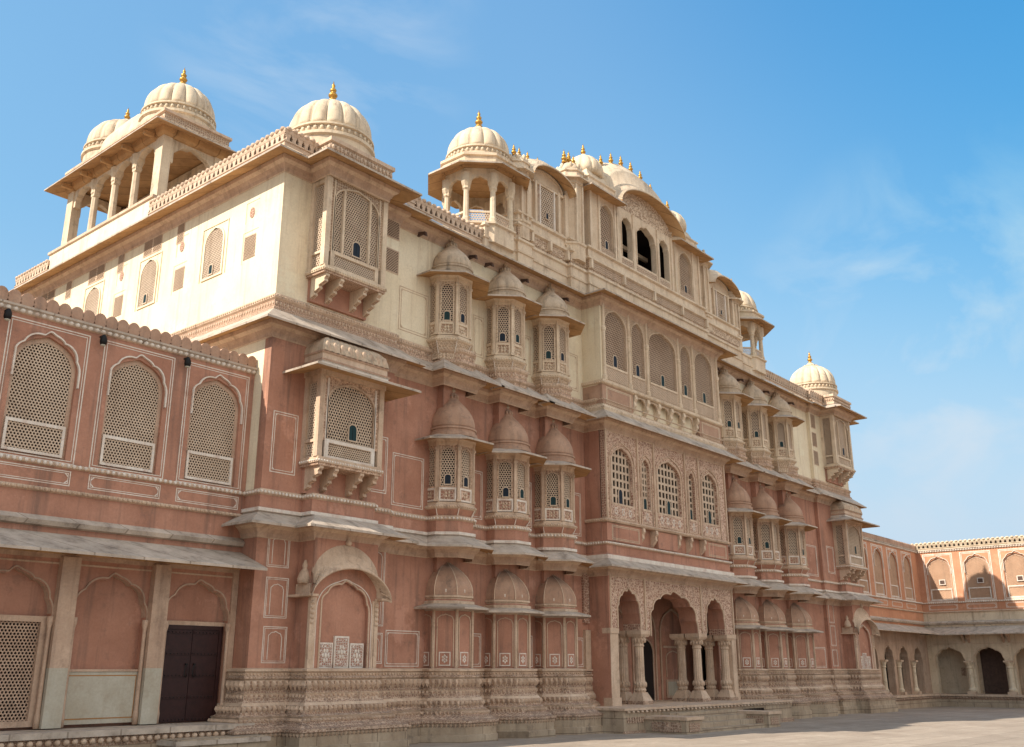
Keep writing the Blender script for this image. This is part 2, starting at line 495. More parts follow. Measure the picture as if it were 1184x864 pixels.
def arch_plate(mb, x0, x1, z0, z1, cx, w, zb, spring, rise, y0, y1, m, kind='pointed', mi=None, n=24):
    """a slab from y0 (front) to y1 with an arched opening"""
    mi = mi or m
    c = [(cx + x, spring + z) for x, z in arch_curve(w, rise, kind, n)]
    xl, xr = c[0][0], c[-1][0]
    if xl > x0: mb.box(x0, xl, y0, y1, z0, z1, m)
    if x1 > xr: mb.box(xr, x1, y0, y1, z0, z1, m)
    if zb > z0: mb.box(xl, xr, y0, y1, z0, zb, m)
    for a, b in zip(c, c[1:]):
        mb.quad((a[0], y0, a[1]), (b[0], y0, b[1]), (b[0], y0, z1), (a[0], y0, z1), m)
        mb.quad((a[0], y1, a[1]), (b[0], y1, b[1]), (b[0], y1, z1), (a[0], y1, z1), m)
        mb.quad((a[0], y0, a[1]), (b[0], y0, b[1]), (b[0], y1, b[1]), (a[0], y1, a[1]), mi)

def arch_band(mb, cx, w, zb, spring, rise, t, y0, y1, m, kind='pointed', n=24):
    """a raised moulding that follows an arch and its jambs"""
    c = [(cx + x, spring + z) for x, z in arch_curve(w, rise, kind, n)]
    o = [(cx + x * (w + 2 * t) / w, spring + z * (rise + t) / rise) for x, z in arch_curve(w, rise, kind, n)]
    c = [(c[0][0], zb)] + c + [(c[-1][0], zb)]
    o = [(o[0][0], zb)] + o + [(o[-1][0], zb)]
    for k in range(len(c) - 1):
        a, b, d, e = c[k], c[k + 1], o[k + 1], o[k]
        mb.quad((a[0], y0, a[1]), (b[0], y0, b[1]), (d[0], y0, d[1]), (e[0], y0, e[1]), m)
        mb.quad((a[0], y0, a[1]), (b[0], y0, b[1]), (b[0], y1, b[1]), (a[0], y1, a[1]), m)
        mb.quad((e[0], y0, e[1]), (d[0], y0, d[1]), (d[0], y1, d[1]), (e[0], y1, e[1]), m)

def border(mb, x0, x1, z0, z1, y, m, t=0.02, gap=0.035, notch=0.07, p=0.008):
    """double painted line round a panel, with cut corners"""
    def rect(a, b, c, d, t):
        mb.box(a, b, y - p, y, c, c + t, m); mb.box(a, b, y - p, y, d - t, d, m)
        mb.box(a, a + t, y - p, y, c + t, d - t, m); mb.box(b - t, b, y - p, y, c + t, d - t, m)
    rect(x0, x1, z0, z1, t)
    g = gap + t
    rect(x0 + g, x1 - g, z0 + g, z1 - g, t * 0.7)
    if notch:
        for cx, sx in ((x0 + g, 1), (x1 - g, -1)):
            for cz, sz in ((z0 + g, 1), (z1 - g, -1)):
                mb.prism_xz([(cx, cz + sz * notch), (cx + sx * notch, cz), (cx + sx * (notch - 0.03), cz), (cx, cz + sz * (notch - 0.03))], y - p - 0.001, y - 0.001, m)

_jc = {}
def jali_mesh(w, h, pitch, mat, t=0.03, solid=0.28, kind='hex', skip=None):
    """a pierced stone lattice in the xz plane, lower left corner at 0,0"""
    key = (round(w, 3), round(h, 3), pitch, mat.name, solid, kind, skip)
    if key in _jc:
        return _jc[key]
    mb = MB()
    if kind == 'hex':
        dz = pitch * 0.866
        nr, nc = int(h / dz) + 2, int(w / pitch) + 2
        ro, ri = pitch / math.sqrt(3), pitch / math.sqrt(3) * (1 - solid)
        for r in range(nr):
            for c in range(nc):
                x = c * pitch + (pitch / 2 if r % 2 else 0); z = r * dz
                if x > w + pitch * .4 or z > h + pitch * .4:
                    continue
                if skip and skip[0] < x < skip[1] and skip[2] < z < skip[3]:
                    continue
                o, i, b = [], [], []
                for k in range(6):
                    a = math.pi / 6 + k * math.pi / 3
                    ca, sa = math.cos(a), math.sin(a)
                    o.append(mb.P(x + ro * ca, 0, z + ro * sa)); i.append(mb.P(x + ri * ca, 0, z + ri * sa)); b.append(mb.P(x + ri * ca, t, z + ri * sa))
                for k in range(6):
                    j = (k + 1) % 6
                    mb.F((o[k], o[j], i[j], i[k]), mat); mb.F((i[k], i[j], b[j], b[k]), mat)
    elif kind == 'diag':
        d = pitch
        n = int((w + h) / d) + 2
        s2 = solid * d * 0.5
        for sgn in (1, -1):
            for k in range(-n, n):
                c = k * d
                pts = []
                # bar x - sgn*z = c, clipped to the rectangle
                lo, hi = (max(0, -c), min(h, w - c)) if sgn == 1 else (max(0, c - w), min(h, c))
                if hi - lo < d * 0.3:
                    continue
                xa, xb = (c + lo, c + hi) if sgn == 1 else (c - lo, c - hi)
                y0 = 0.0 if sgn == 1 else 0.004
                mb.prism_xz([(xa - s2, lo), (xa + s2, lo), (xb + s2, hi), (xb - s2, hi)], y0, t - y0, mat)
    else:
        nx, nzz = max(1, round(w / pitch)), max(1, round(h / (pitch * 1.25)))
        bw = solid * pitch / 2
        for k in range(nx + 1):
            x = w * k / nx
            mb.box(x - bw, x + bw, 0, t, 0, h, mat)
        for k in range(nzz + 1):
            z = h * k / nzz
            mb.box(0, w, 0.003, t - 0.003, z - bw, z + bw, mat)
    me = bpy.data.meshes.new('jali')
    me.from_pydata(mb.v, [], mb.f)
    me.materials.append(mat)
    me.update()
    _jc[key] = me
    return me

def octo(cx, cy, ap, ph=math.pi / 8, n=8):
    r = ap / math.cos(math.pi / n)
    return [(cx + r * math.cos(ph + 2 * math.pi * k / n), cy + r * math.sin(ph + 2 * math.pi * k / n)) for k in range(n)]

def ring_loft(mb, rings, m, mats=None, smooth=False, cap=True):
    rows = [[mb.P(x, y, z) for x, y in pts] for pts, z in rings]
    n = len(rows[0])
    for k in range(1, len(rows)):
        mm = mats[k - 1] if mats else m
        for i in range(n):
            j = (i + 1) % n
            mb.F((rows[k - 1][i], rows[k - 1][j], rows[k][j], rows[k][i]), mm, smooth)
    if cap:
        mb.F(tuple(reversed(rows[0])), mats[0] if mats else m); mb.F(tuple(rows[-1]), mats[-1] if mats else m)

FIN = [(0.30, 0), (0.34, .06), (0.18, .12), (0.14, .16), (0.30, .22), (0.36, .30), (0.28, .38), (0.13, .43), (0.22, .48), (0.26, .55), (0.18, .62), (0.09, .67), (0.13, .72), (0.14, .78), (0.06, .86), (0.015, 1.0)]
def finial_mesh(h, mat, name='finial'):
    key = ('fin', round(h, 3), mat.name)
    if key not in _jc:
        mb = MB()
        mb.lathe(0, 0, [(r * h * 0.55, z * h) for r, z in FIN], mat, 12)
        me = bpy.data.meshes.new(name)
        me.from_pydata(mb.v, [], mb.f)
        me.materials.append(mat)
        me.polygons.foreach_set('use_smooth', [True] * len(mb.f))
        me.update()
        _jc[key] = me
    return _jc[key]

def finial(parent, x, y, z, h, mat=None):
    return link('finial', finial_mesh(h, mat or GOLD), parent, (x, y, z))

# ------------------------------------------------------------------ ground
def ground_z(x):
    return -0.006 * (x - 16)
g = MB()
gx = [-300 + 600 * k / 24 for k in range(25)]
for a, b in zip(gx, gx[1:]):
    g.quad((a, -300, ground_z(a)), (b, -300, ground_z(b)), (b, 300, ground_z(b)), (a, 300, ground_z(a)), GROUND)
tag(g.build('ground'), kind='structure')

# ------------------------------------------------------------------ the palace
palace = empty('palace', (12.1, 17.2, 0), 'tall terracotta and cream palace with carved bay windows, ribbed domes and golden finials', 'palace')
PX0, PY0 = 12.1, 17.2
def part(mb, name, parent=None):
    """link a mesh written in world coordinates as a part of the palace (or of one of its parts)"""
    o = mb.build(name)
    p = parent or palace
    o.parent = p
    w = p
    off = Vector((0, 0, 0))
    while w is not None:
        off += w.location
        w = w.parent
    o.location = -off
    return o

W = 17.35            # recessed wall of the facade
T = 17.2             # wall of the two corner towers
BF = 16.6            # front of the central block
LT, RT = (12.1, 15.8), (41.2, 45.1)
LB, RB = (13.2, 15.0), (42.65, 44.65)
COLS = [17.9, 20.12, 22.2, 33.35, 35.6, 38.0]
BX = (24.0, 31.6)
CY, AP = 17.32, 0.72

def path(cols=True, bays=True, ap=AP, cy=CY, block=True, pil=None, bay_y=16.65, lb=LB, rb=RB, bw=0.0, bf=BF, side=31.0, side_r=31.0):
    p = [(LT[0], side), (LT[0], T)]
    if bays:
        p += [(lb[0] - bw, T), (lb[0] - bw, bay_y), (lb[1] + bw, bay_y), (lb[1] + bw, T)]
    p += [(LT[1], T), (LT[1], W)]
    def column(cx):
        if pil:
            return [(cx - pil[0], W), (cx - pil[0], W - pil[1]), (cx + pil[0], W - pil[1]), (cx + pil[0], W)]
        h = ap * math.tan(math.pi / 8)
        return [(cx - ap, W), (cx - ap, cy - h), (cx - h, cy - ap), (cx + h, cy - ap), (cx + ap, cy - h), (cx + ap, W)]
    if cols or pil:
        for c in COLS[:3]:
            p += column(c)
    if block:
        p += [(BX[0], W), (BX[0], bf), (BX[1], bf), (BX[1], W)]
    if cols or pil:
        for c in COLS[3:]:
            p += column(c)
    p += [(RT[0], W), (RT[0], T)]
    if bays:
        p += [(rb[0] - bw, T), (rb[0] - bw, bay_y), (rb[1] + bw, bay_y), (rb[1] + bw, T)]
    p += [(RT[1], T), (RT[1], side_r)]
    return p

def split_path(p):
    """the two runs of the ground floor, either side of the portal"""
    i = p.index((BX[0], W)); j = p.index((BX[1], W))
    return p[:i + 1], p[j:]

# plinth: stepped, carved mouldings that follow every bay and column
pp = path()
runs = split_path(pp)
for run in runs:
    mb = MB(); lv = MB()
    mb.sweep(run, [(0.58, -0.5, BLOCKS), (0.58, 0.14, BLOCKS), (0.54, 0.155, BLOCKS), (0.54, 0.40, BLOCKS), (0.60, 0.415, PLINTH), (0.60, 0.47, PLINTH), (0.50, 0.50, PLINTH), (0.46, 0.53, PLINTH),
                   (0.38, 0.57, PLINTH), (0.32, 0.66, PLINTH), (0.34, 0.70, TRIM), (0.24, 0.735, PLINTH), (0.20, 0.80, PLINTH), (0.21, 0.85, PLINTH), (0.22, 0.90, PLINTH), (0.17, 0.96, TRIM), (0.14, 1.0, PLINTH), (0.11, 1.10, PLINTH),
                   (0.13, 1.14, TRIM), (0.10, 1.175, PLINTH), (0.11, 1.22, PLINTH), (0.12, 1.30, PLINTH), (0.11, 1.37, PLINTH), (0.11, 1.39, TRIM), (0.15, 1.42, TRIM), (0.15, 1.45, PLINTH), (0.10, 1.47, PLINTH), (0.10, 1.54, TRIM),
                   (0.15, 1.56, TRIM), (0.15, 1.60, TRIM), (0.0, 1.625, TRIM)], caps=False)
    leaf_row(lv, run, 1.18, 1.38, 0.12, LEAF, 0.15, 0.085, .8)
    leaf_row(lv, run, 0.745, 0.895, 0.215, LEAF, 0.125, 0.07, .8)
    leaf_row(lv, run, 0.56, 0.665, 0.345, LEAF, 0.10, 0.07, .7)
    bead_row(lv, run, 1.505, 0.10, LEAF, 0.085, 0.032)
    leaf_row(lv, run, 1.0, 1.12, 0.11, LEAF, 0.12, 0.05, .6)
    leaf_row(lv, run, 0.31, 0.405, 0.542, LEAF, 0.11, 0.045, .7)
    part(mb, 'plinth'); part(lv, 'plinth_carving')

# ground storey wall with shallow columns, then a pier above each little dome
for run, run2 in zip(split_path(path(bays=False, ap=0.66)), split_path(path(cols=False, bays=False, pil=(0.42, 0.12)))):
    mb = MB()
    mb.sweep(run, [(0, 1.60, PINK), (0, 3.24, PINK)], caps=False)
    mb.sweep(run2, [(0, 3.24, PINK), (0, 4.5, PINK)], caps=False)
    part(mb, 'wall')
# middle storey wall
mb = MB()
mb.sweep(path(cols=False, bays=False, pil=(0.42, 0.22), block=False, side=17.2), [(0, 4.5, PINK), (0, 9.2, PINK)], caps=False)
mb.quad((12.1, 17.45, 4.5), (12.1, 17.2, 4.5), (12.1, 17.2, 9.2), (12.1, 17.45, 9.2), PINK)
mb.quad((12.1, 31, 4.5), (12.1, 17.45, 4.5), (12.1, 17.45, 9.2), (12.1, 31, 9.2), CREAM)
mb.box(BX[0] + .002, BX[1] - .002, 16.8, 17.6, 4.5, 9.2, PINK)
part(mb, 'wall')
# top storey wall
mb = MB()
mb.sweep(path(cols=False, bays=False, block=False), [(0, 9.0, CREAM), (0, 13.4, CREAM)], caps=False)
mb.box(BX[0], BX[1], 16.8, 17.6, 9.2, 13.4, CREAM)
mb.box(BX[0] + .003, BX[0] + .12, 16.63, 16.798, 10.3, 13.1, CREAM)
part(mb, 'wall')
# roof slab and rear walls, so the building is whole
mb = MB()
mb.box(LT[0] + .02, RT[1] - .02, W + .02, 31, 13.1, 13.36, SLATE)
mb.box(LT[0] + .02, RT[1] - .02, 30.8, 30.98, -.5, 13.36, CREAM)
mb.box(RT[1] - .2, RT[1] - .01, W, 30.8, -.5, 13.1, PINK)
part(mb, 'roof_terrace')

# string courses
mb = MB(); bd = MB()
ps = path(ap=0.66, cy=17.32, bay_y=16.85, side=18.2, side_r=18.2, bf=16.86)
mb.sweep(ps, [(.006, 4.6, PINK), (0.02, 4.78, WHITE), (0.07, 4.80, WHITE), (0.07, 4.87, WHITE), (0.006, 4.90, PINK), (0.006, 5.15, PINK), (0.05, 5.18, TRIM), (0.05, 5.24, TRIM), (0.006, 5.28, TRIM), (-0.3, 5.31, TRIM)], caps=False)
bead_row(bd, ps, 5.205, 0.06, WHITE, 0.095, 0.036)
ps2 = path(ap=0.60, cy=17.3, bays=False, side=31, bf=16.86)
mb.sweep(ps2, [(.006, 9.05, SAND), (0.006, 9.26, SAND), (0.07, 9.30, TRIM), (0.07, 9.36, SAND), (0.02, 9.40, SAND), (0.015, 9.56, SAND), (0.06, 9.60, TRIM), (0.06, 9.68, TRIM), (0.01, 9.72, TRIM), (-0.3, 9.75, TRIM)], caps=False)
bead_row(bd, path(ap=0.60, cy=17.3, bays=False, side=30.9), 9.64, 0.06, TRIM, 0.085, 0.03)
bead_row(bd, path(ap=0.60, cy=17.3, bays=False, side=30.9), 9.48, 0.018, TRIM, 0.10, 0.03, 0.05)
part(mb, 'string_course'); part(bd, 'bead_moulding')

# cornices under the eaves, then the eaves
def eaves(z, d, p, top=SLATE, name='eave', rise=0.28, cor=0.26):
    mb = MB()
    mb.sweep(p, [(0.004, z - .26, TRIM), (0.03, z - .24, TRIM), (0.05, z - .16, DRESS), (0.11, z - .07, DRESS), (0.19, z - .01, TRIM), (0.21, z + .07, DRESS), (0.18, z + .12, DRESS)], caps=False)
    part(mb, 'cornice')
    mb = MB()
    mb.sweep(p, [(0.1, z + .12, SOFFIT), (d, z - .05, SOFFIT), (d, z, SLATE), (d - .03, z + .015, top), (0.02, z + rise, top), (-.2, z + rise + .02, top)], caps=True)
    part(mb, name)
pe1 = path(ap=0.66, pil=None, bay_y=16.7, side=19.0, side_r=18)
eaves(4.50, 0.52, pe1)
pe2 = path(cols=False, pil=(0.62, 0.42), bays=False, side=31)
eaves(8.93, 0.55, pe2, rise=.42)
pe3 = path(cols=False, bays=True, bay_y=16.5, lb=(12.88, 14.72), rb=(42.35, 44.3))
eaves(13.02, 0.60, pe3, rise=0.24)

# roof parapet: base, pierced course, coping
def parapet(mb, p, z, d, h=0.5, step=0.19, mt=TRIM):
    """low base, a row of keyhole openings between little posts, scalloped coping"""
    mb.sweep(p, [(d, z, mt), (d, z + h * .20, mt), (d + .03, z + h * .22, mt), (d + .03, z + h * .29, mt), (d - .06, z + h * .30, DARK), (d - .06, z + h * .66, DARK), (d - .03, z + h * .67, mt)], caps=True)  # dark backing painted so the openings look deep in shade
    for x, y, tx, ty in along(p, step, d):
        nx, ny = ty, -tx
        for hw, za, zb_ in ((step * .26, .29, .5), (step * .34, .5, .58), (step * .42, .58, .67)):
            a = [(x - tx * hw - nx * .07, y - ty * hw - ny * .07), (x + tx * hw - nx * .07, y + ty * hw - ny * .07), (x + tx * hw + nx * .01, y + ty * hw + ny * .01), (x - tx * hw + nx * .01, y - ty * hw + ny * .01)]
            mb.prism_xy(a, z + h * za, z + h * zb_, mt)
        mb.ball(x, y, z + h * .92, step * .42, h * .14, mt, 8, 4)
    mb.sweep(p, [(d + .015, z + h * .66, mt), (d + .03, z + h * .78, mt), (d + .02, z + h * .92, mt), (d - .10, z + h * .92, mt), (d - .12, z + h * .66, mt)], caps=True)

for q_, h_ in (([(12.1, 22.9), (12.1, 17.2), (12.9, 17.2)], .48), ([(12.1, 31), (12.1, 28.75)], .44), ([(14.75, 17.2), (15.8, 17.2), (15.8, W), (18.95, W)], .46), ([(36.2, W), (41.2, W), (41.2, 17.2), (42.3, 17.2)], .46)):
    mb = MB()
    parapet(mb, q_, 13.27, 0.25, h_)
    part(mb, 'parapet')

# carved square blocks with domes over the two tower bays
def tower_top(x0, x1, cx):
    mb = MB()
    q = [(x0, 18.6), (x0, 16.45), (x1, 16.45), (x1, 18.6)]
    mb.sweep(q, [(0.05, 13.25, TRIM), (0.05, 13.36, TRIM), (0.0, 13.38, LACEC), (0.0, 13.60, LACEC), (0.05, 13.62, TRIM), (0.05, 13.72, TRIM), (0.0, 13.74, TRIM), (-.2, 13.76, TRIM)], caps=False)
    bead_row(mb, q, 13.49, 0.01, TRIM, 0.12, 0.04, 0.07)
    part(mb, 'roof_block')
    dome(palace, cx, 17.9, 13.75, 1.1, 14.5)

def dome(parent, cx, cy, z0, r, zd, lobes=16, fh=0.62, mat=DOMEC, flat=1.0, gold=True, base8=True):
    """ribbed lotus dome on a moulded drum, with its golden finial"""
    mb = MB()
    mb.lathe(cx, cy, [(r * 1.0, z0), (r * 1.0, zd - .32), (r * 1.06, zd - .28), (r * 1.06, zd - .20), (r * 0.97, zd - .17), (r * 0.97, zd - .02), (r * 1.03, zd), (r * 1.03, zd + .05), (r * .98, zd + .06)], mat, 48, smooth=False)
    for k in range(40):
        t = 2 * math.pi * (k + .5) / 40
        mb.ball(cx + r * .98 * math.cos(t), cy + r * .98 * math.sin(t), zd - .09, .05 * r, .07, mat, 5, 3)
    prof = []
    H = r * 0.98 * flat
    for k in range(15):
        a = k / 14 * math.pi * 0.475
        prof.append((r * (0.985 * math.cos(a) ** 0.86 + 0.03 * math.sin(2 * a)), zd + .06 + H * math.sin(a)))
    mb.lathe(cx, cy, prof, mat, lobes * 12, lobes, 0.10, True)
    zt = prof[-1][1]
    mb.lathe(cx, cy, [(r * .30, zt - .05), (r * .33, zt), (r * .26, zt + .04), (r * .20, zt + .07), (r * .13, zt + .14), (r * .07, zt + .22)], mat, 20, smooth=False)
    for k in range(14):
        t = 2 * math.pi * k / 14
        mb.ball(cx + r * .30 * math.cos(t), cy + r * .30 * math.sin(t), zt - .01, .05 * r, .06, mat, 5, 3)
    d = part(mb, 'dome', parent)
    f = link('finial', finial_mesh(fh, GOLD), d, (cx, cy, zt + .17))
    return d

tower_top(12.82, 14.78, 13.9)
tower_top(42.30, 44.35, 43.6)

# ------------------------------------------------------------------ jharokhas on the columns (half octagon oriel windows)
def place_jali(parent, w, h, pitch, mat, x, y, z, rz, kind='hex', solid=.28, name='jali_screen'):
    return link(name, jali_mesh(w, h, pitch, mat, 0.016, solid, kind), parent, (x, y, z), rz)

def arch_shutter_mb(w, h, mat, y=0.0):
    mb = MB()
    c = [(x, h * .72 + z) for x, z in arch_curve(w, h * .28, 'round', 10)]
    mb.prism_xz([(-w / 2, 0)] + c + [(w / 2, 0)], y - .012, y + .012, mat)
    return mb

SHUT = {}
def shutter(parent, w, h, mat, x, y, z, rz):
    k = (w, h, mat.name)
    if k not in SHUT:
        mb = arch_shutter_mb(w, h, mat)
        arch_band(mb, 0, w, 0, h * .72, h * .28, .025, -.022, .01, JALIC, 'round', 10)
        mb.box(-w / 2 - .03, w / 2 + .03, -.024, .01, -.03, 0, JALIC)
        mb.box(-.004, .004, -.016, .0, 0, h * .9, IRON)
        o = mb.build('shutter')
        SHUT[k] = o.data
        o.parent = parent
    else:
        o = link('shutter', SHUT[k], parent)
    o.location = (x, y, z); o.rotation_euler = (0, 0, rz)
    return o

def column_jharokha(cx, cy, z0, h, ap, pal, mat_low, mat_body, mat_dome, jal, seed, dome_h, root=None):
    """z0 sill, h height of the windows; pal = colours of the pierced parts"""
    TR = TRIM if mat_low is PINK else TRIMC
    rnd = random.Random(seed)
    root = empty('jharokha', (cx - PX0, cy - PY0, 0), parent=palace)
    side = 2 * ap * math.tan(math.pi / 8)
    # corbel, sill and posts
    mb = MB()
    def o8(a): return octo(0, 0, a)
    lo = z0 - .62
    ring_loft(mb, [(o8(ap * .82), lo), (o8(ap * .80), lo + .16), (o8(ap * .93), lo + .32), (o8(ap * 1.06), lo + .44), (o8(ap * 1.12), lo + .46), (o8(ap * 1.12), lo + .53), (o8(ap * 1.03), lo + .55), (o8(ap * 1.02), z0)],
              mat_low, [mat_low, mat_low, mat_low, TR, TR, TR, TR])
    for k in range(8):
        a, b = o8(ap * .84)[k], o8(ap * 1.07)[k]
        if b[1] < .35:
            mb.quad((a[0] - .012, a[1] - .012, lo + .14), (a[0] + .012, a[1] - .012, lo + .14), (b[0] + .015, b[1] - .012, lo + .45), (b[0] - .015, b[1] - .012, lo + .45), WHITE)
    bead_row(mb, list(o8(ap * 1.12)), lo + .495, 0.005, TR, .07, .028, closed=True)
    for k in range(8):
        x, y = o8(ap)[k]
        if y > .45: continue
        t = .045
        ang = math.atan2(y, x)
        mb.prism_xy([(x + t * math.cos(ang + q) * 1.2, y + t * math.sin(ang + q) * 1.2) for q in (.785, 2.356, 3.927, 5.498)], z0, z0 + h, TR)
        mb.prism_xy([(x + t * 1.5 * math.cos(ang + q) * 1.2, y + t * 1.5 * math.sin(ang + q) * 1.2) for q in (.785, 2.356, 3.927, 5.498)], z0, z0 + .07, TR)
        mb.prism_xy([(x + t * 1.5 * math.cos(ang + q) * 1.2, y + t * 1.5 * math.sin(ang + q) * 1.2) for q in (.785, 2.356, 3.927, 5.498)], z0 + h * .86, z0 + h * .90, TR)
    # lintel ring
    ring_loft(mb, [(o8(ap * 1.0), z0 + h - .1), (o8(ap * 1.03), z0 + h - .08), (o8(ap * 1.05), z0 + h), (o8(ap * 1.12), z0 + h + .05), (o8(ap * 1.12), z0 + h + .09)], TR)
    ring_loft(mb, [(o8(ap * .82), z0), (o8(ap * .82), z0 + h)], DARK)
    faces = ((-2, 1), (-1, 1), (0, 1), (1, 1), (2, 1))
    for k in (-2, -1, 0, 1, 2):
        a = k * math.pi / 4
        ax = (math.cos(a), math.sin(a), 0); ay = (-math.sin(a), math.cos(a), 0)
        fw = side - .10
        mb.frame((ay[0] * -ap + 0, ay[1] * -ap + 0, 0), ax, ay)
        # frame of the window, low panel
        arch_plate(mb, -fw / 2, fw / 2, z0 + .36, z0 + h - .09, 0, fw - .10, z0 + .40, z0 + h - .33, .17, 0.0, .035, mat_body, 'pointed', n=12)
        arch_band(mb, 0, fw - .10, z0 + .40, z0 + h - .33, .17, .022, -.012, .0, TR, 'pointed', 12)
        mb.box(-fw / 2, fw / 2, .018, .05, z0 + .04, z0 + .36, LACE if mat_low is PINK else LACEC)
        for (u0, u1, v0, v1) in ((-fw / 2, fw / 2, z0 + .02, z0 + .06), (-fw / 2, fw / 2, z0 + .31, z0 + .36), (-fw / 2, -fw / 2 + .045, z0 + .06, z0 + .31), (fw / 2 - .045, fw / 2, z0 + .06, z0 + .31)):
            mb.box(u0, u1, -.008, .05, v0, v1, WHITE if mat_low is PINK else TR)
        for q in range(4):                       # four petals of the rosette on the low panel
            b = q * math.pi / 2 + .785
            mb.ball(.055 * math.cos(b), .012, z0 + .185 + .06 * math.sin(b), .035, .04, TR, 6, 3, .016)
        mb.frame()
    part_local(mb, 'jharokha_body', root)
    for k in (-2, -1, 0, 1, 2):
        a = k * math.pi / 4
        ca, sa = math.cos(a), math.sin(a)
        fw = side - .10
        u0 = -fw / 2 + .02
        x = u0 * ca - (-ap + .03) * sa; y = u0 * sa + (-ap + .03) * ca
        if k in (-1, 0, 1) or True:
            place_jali(root, fw - .04, h - .42, .068, jal, x, y, z0 + .38, a, 'hex', .33)
        if k in (-1, 0) and rnd.random() < .85:
            ww, hh = .15, .24
            u = rnd.choice((-.02, .0, .02))
            dpt = -ap + .012
            shutter(root, ww, hh, rnd.choice((TEAL, BLUE, TEAL)), u * ca - dpt * sa, u * sa + dpt * ca, z0 + .42 + rnd.choice((0, .0, .03)), a)
    # sloping eave
    zt = z0 + h + .09
    mb = MB()
    ring_loft(mb, [(o8(ap * 1.05), zt - .02), (o8(ap + .52), zt - .13), (o8(ap + .52), zt - .085), (o8(ap * 1.08), zt + .09), (o8(ap * 1.0), zt + .10)], SLATE, [SOFFIT, SLATE, SLATE, SLATE])
    part_local(mb, 'eave', root)
    # moulded drum, ogee dome
    mb = MB()
    zb = zt + .09
    r = ap * .93
    cyd = -.14
    mb.lathe(0, cyd, [(r * 1.10, zb - .02), (r * 1.10, zb + .07), (r * 1.02, zb + .09), (r * 1.02, zb + .15), (r * 1.07, zb + .17), (r * 1.07, zb + .21), (r * .99, zb + .23)], mat_dome, 32, smooth=False)
    H = dome_h
    prof = [(.985, 0), (1.0, .06), (.99, .16), (.94, .28), (.85, .40), (.72, .52), (.56, .63), (.40, .73), (.27, .82), (.19, .90), (.15, .96), (.16, 1.0)]
    mb.lathe(0, cyd, [(r * a, zb + .23 + H * b) for a, b in prof], mat_dome, 48, 8, .03)
    zz = zb + .23 + H
    for q in range(10):
        t = 2 * math.pi * q / 10
        mb.ball(r * .22 * math.cos(t), cyd + r * .22 * math.sin(t), zz - .10 * H, .045, .07, mat_dome, 5, 3)
    d = part_local(mb, 'dome', root)
    link('finial', finial_mesh(.36, DOMEP), root, (0, cyd, zz - .02))
    return root

def part_local(mb, name, root):
    o = mb.build(name)
    o.parent = root
    return o

for i, cx in enumerate(COLS):
    column_jharokha(cx - (.03 if i < 3 else 0), 17.30, 5.62, 1.55, 0.65, None, PINK, SAND, DOMET, JALIC, 10 + i, 1.0)
    column_jharokha(cx - (.18, .12, .1, .15, .15, .2)[i], 17.30, 10.02, 1.62, 0.61, None, SANDC, SANDC, DOMEP, JALIC, 30 + i, .84)

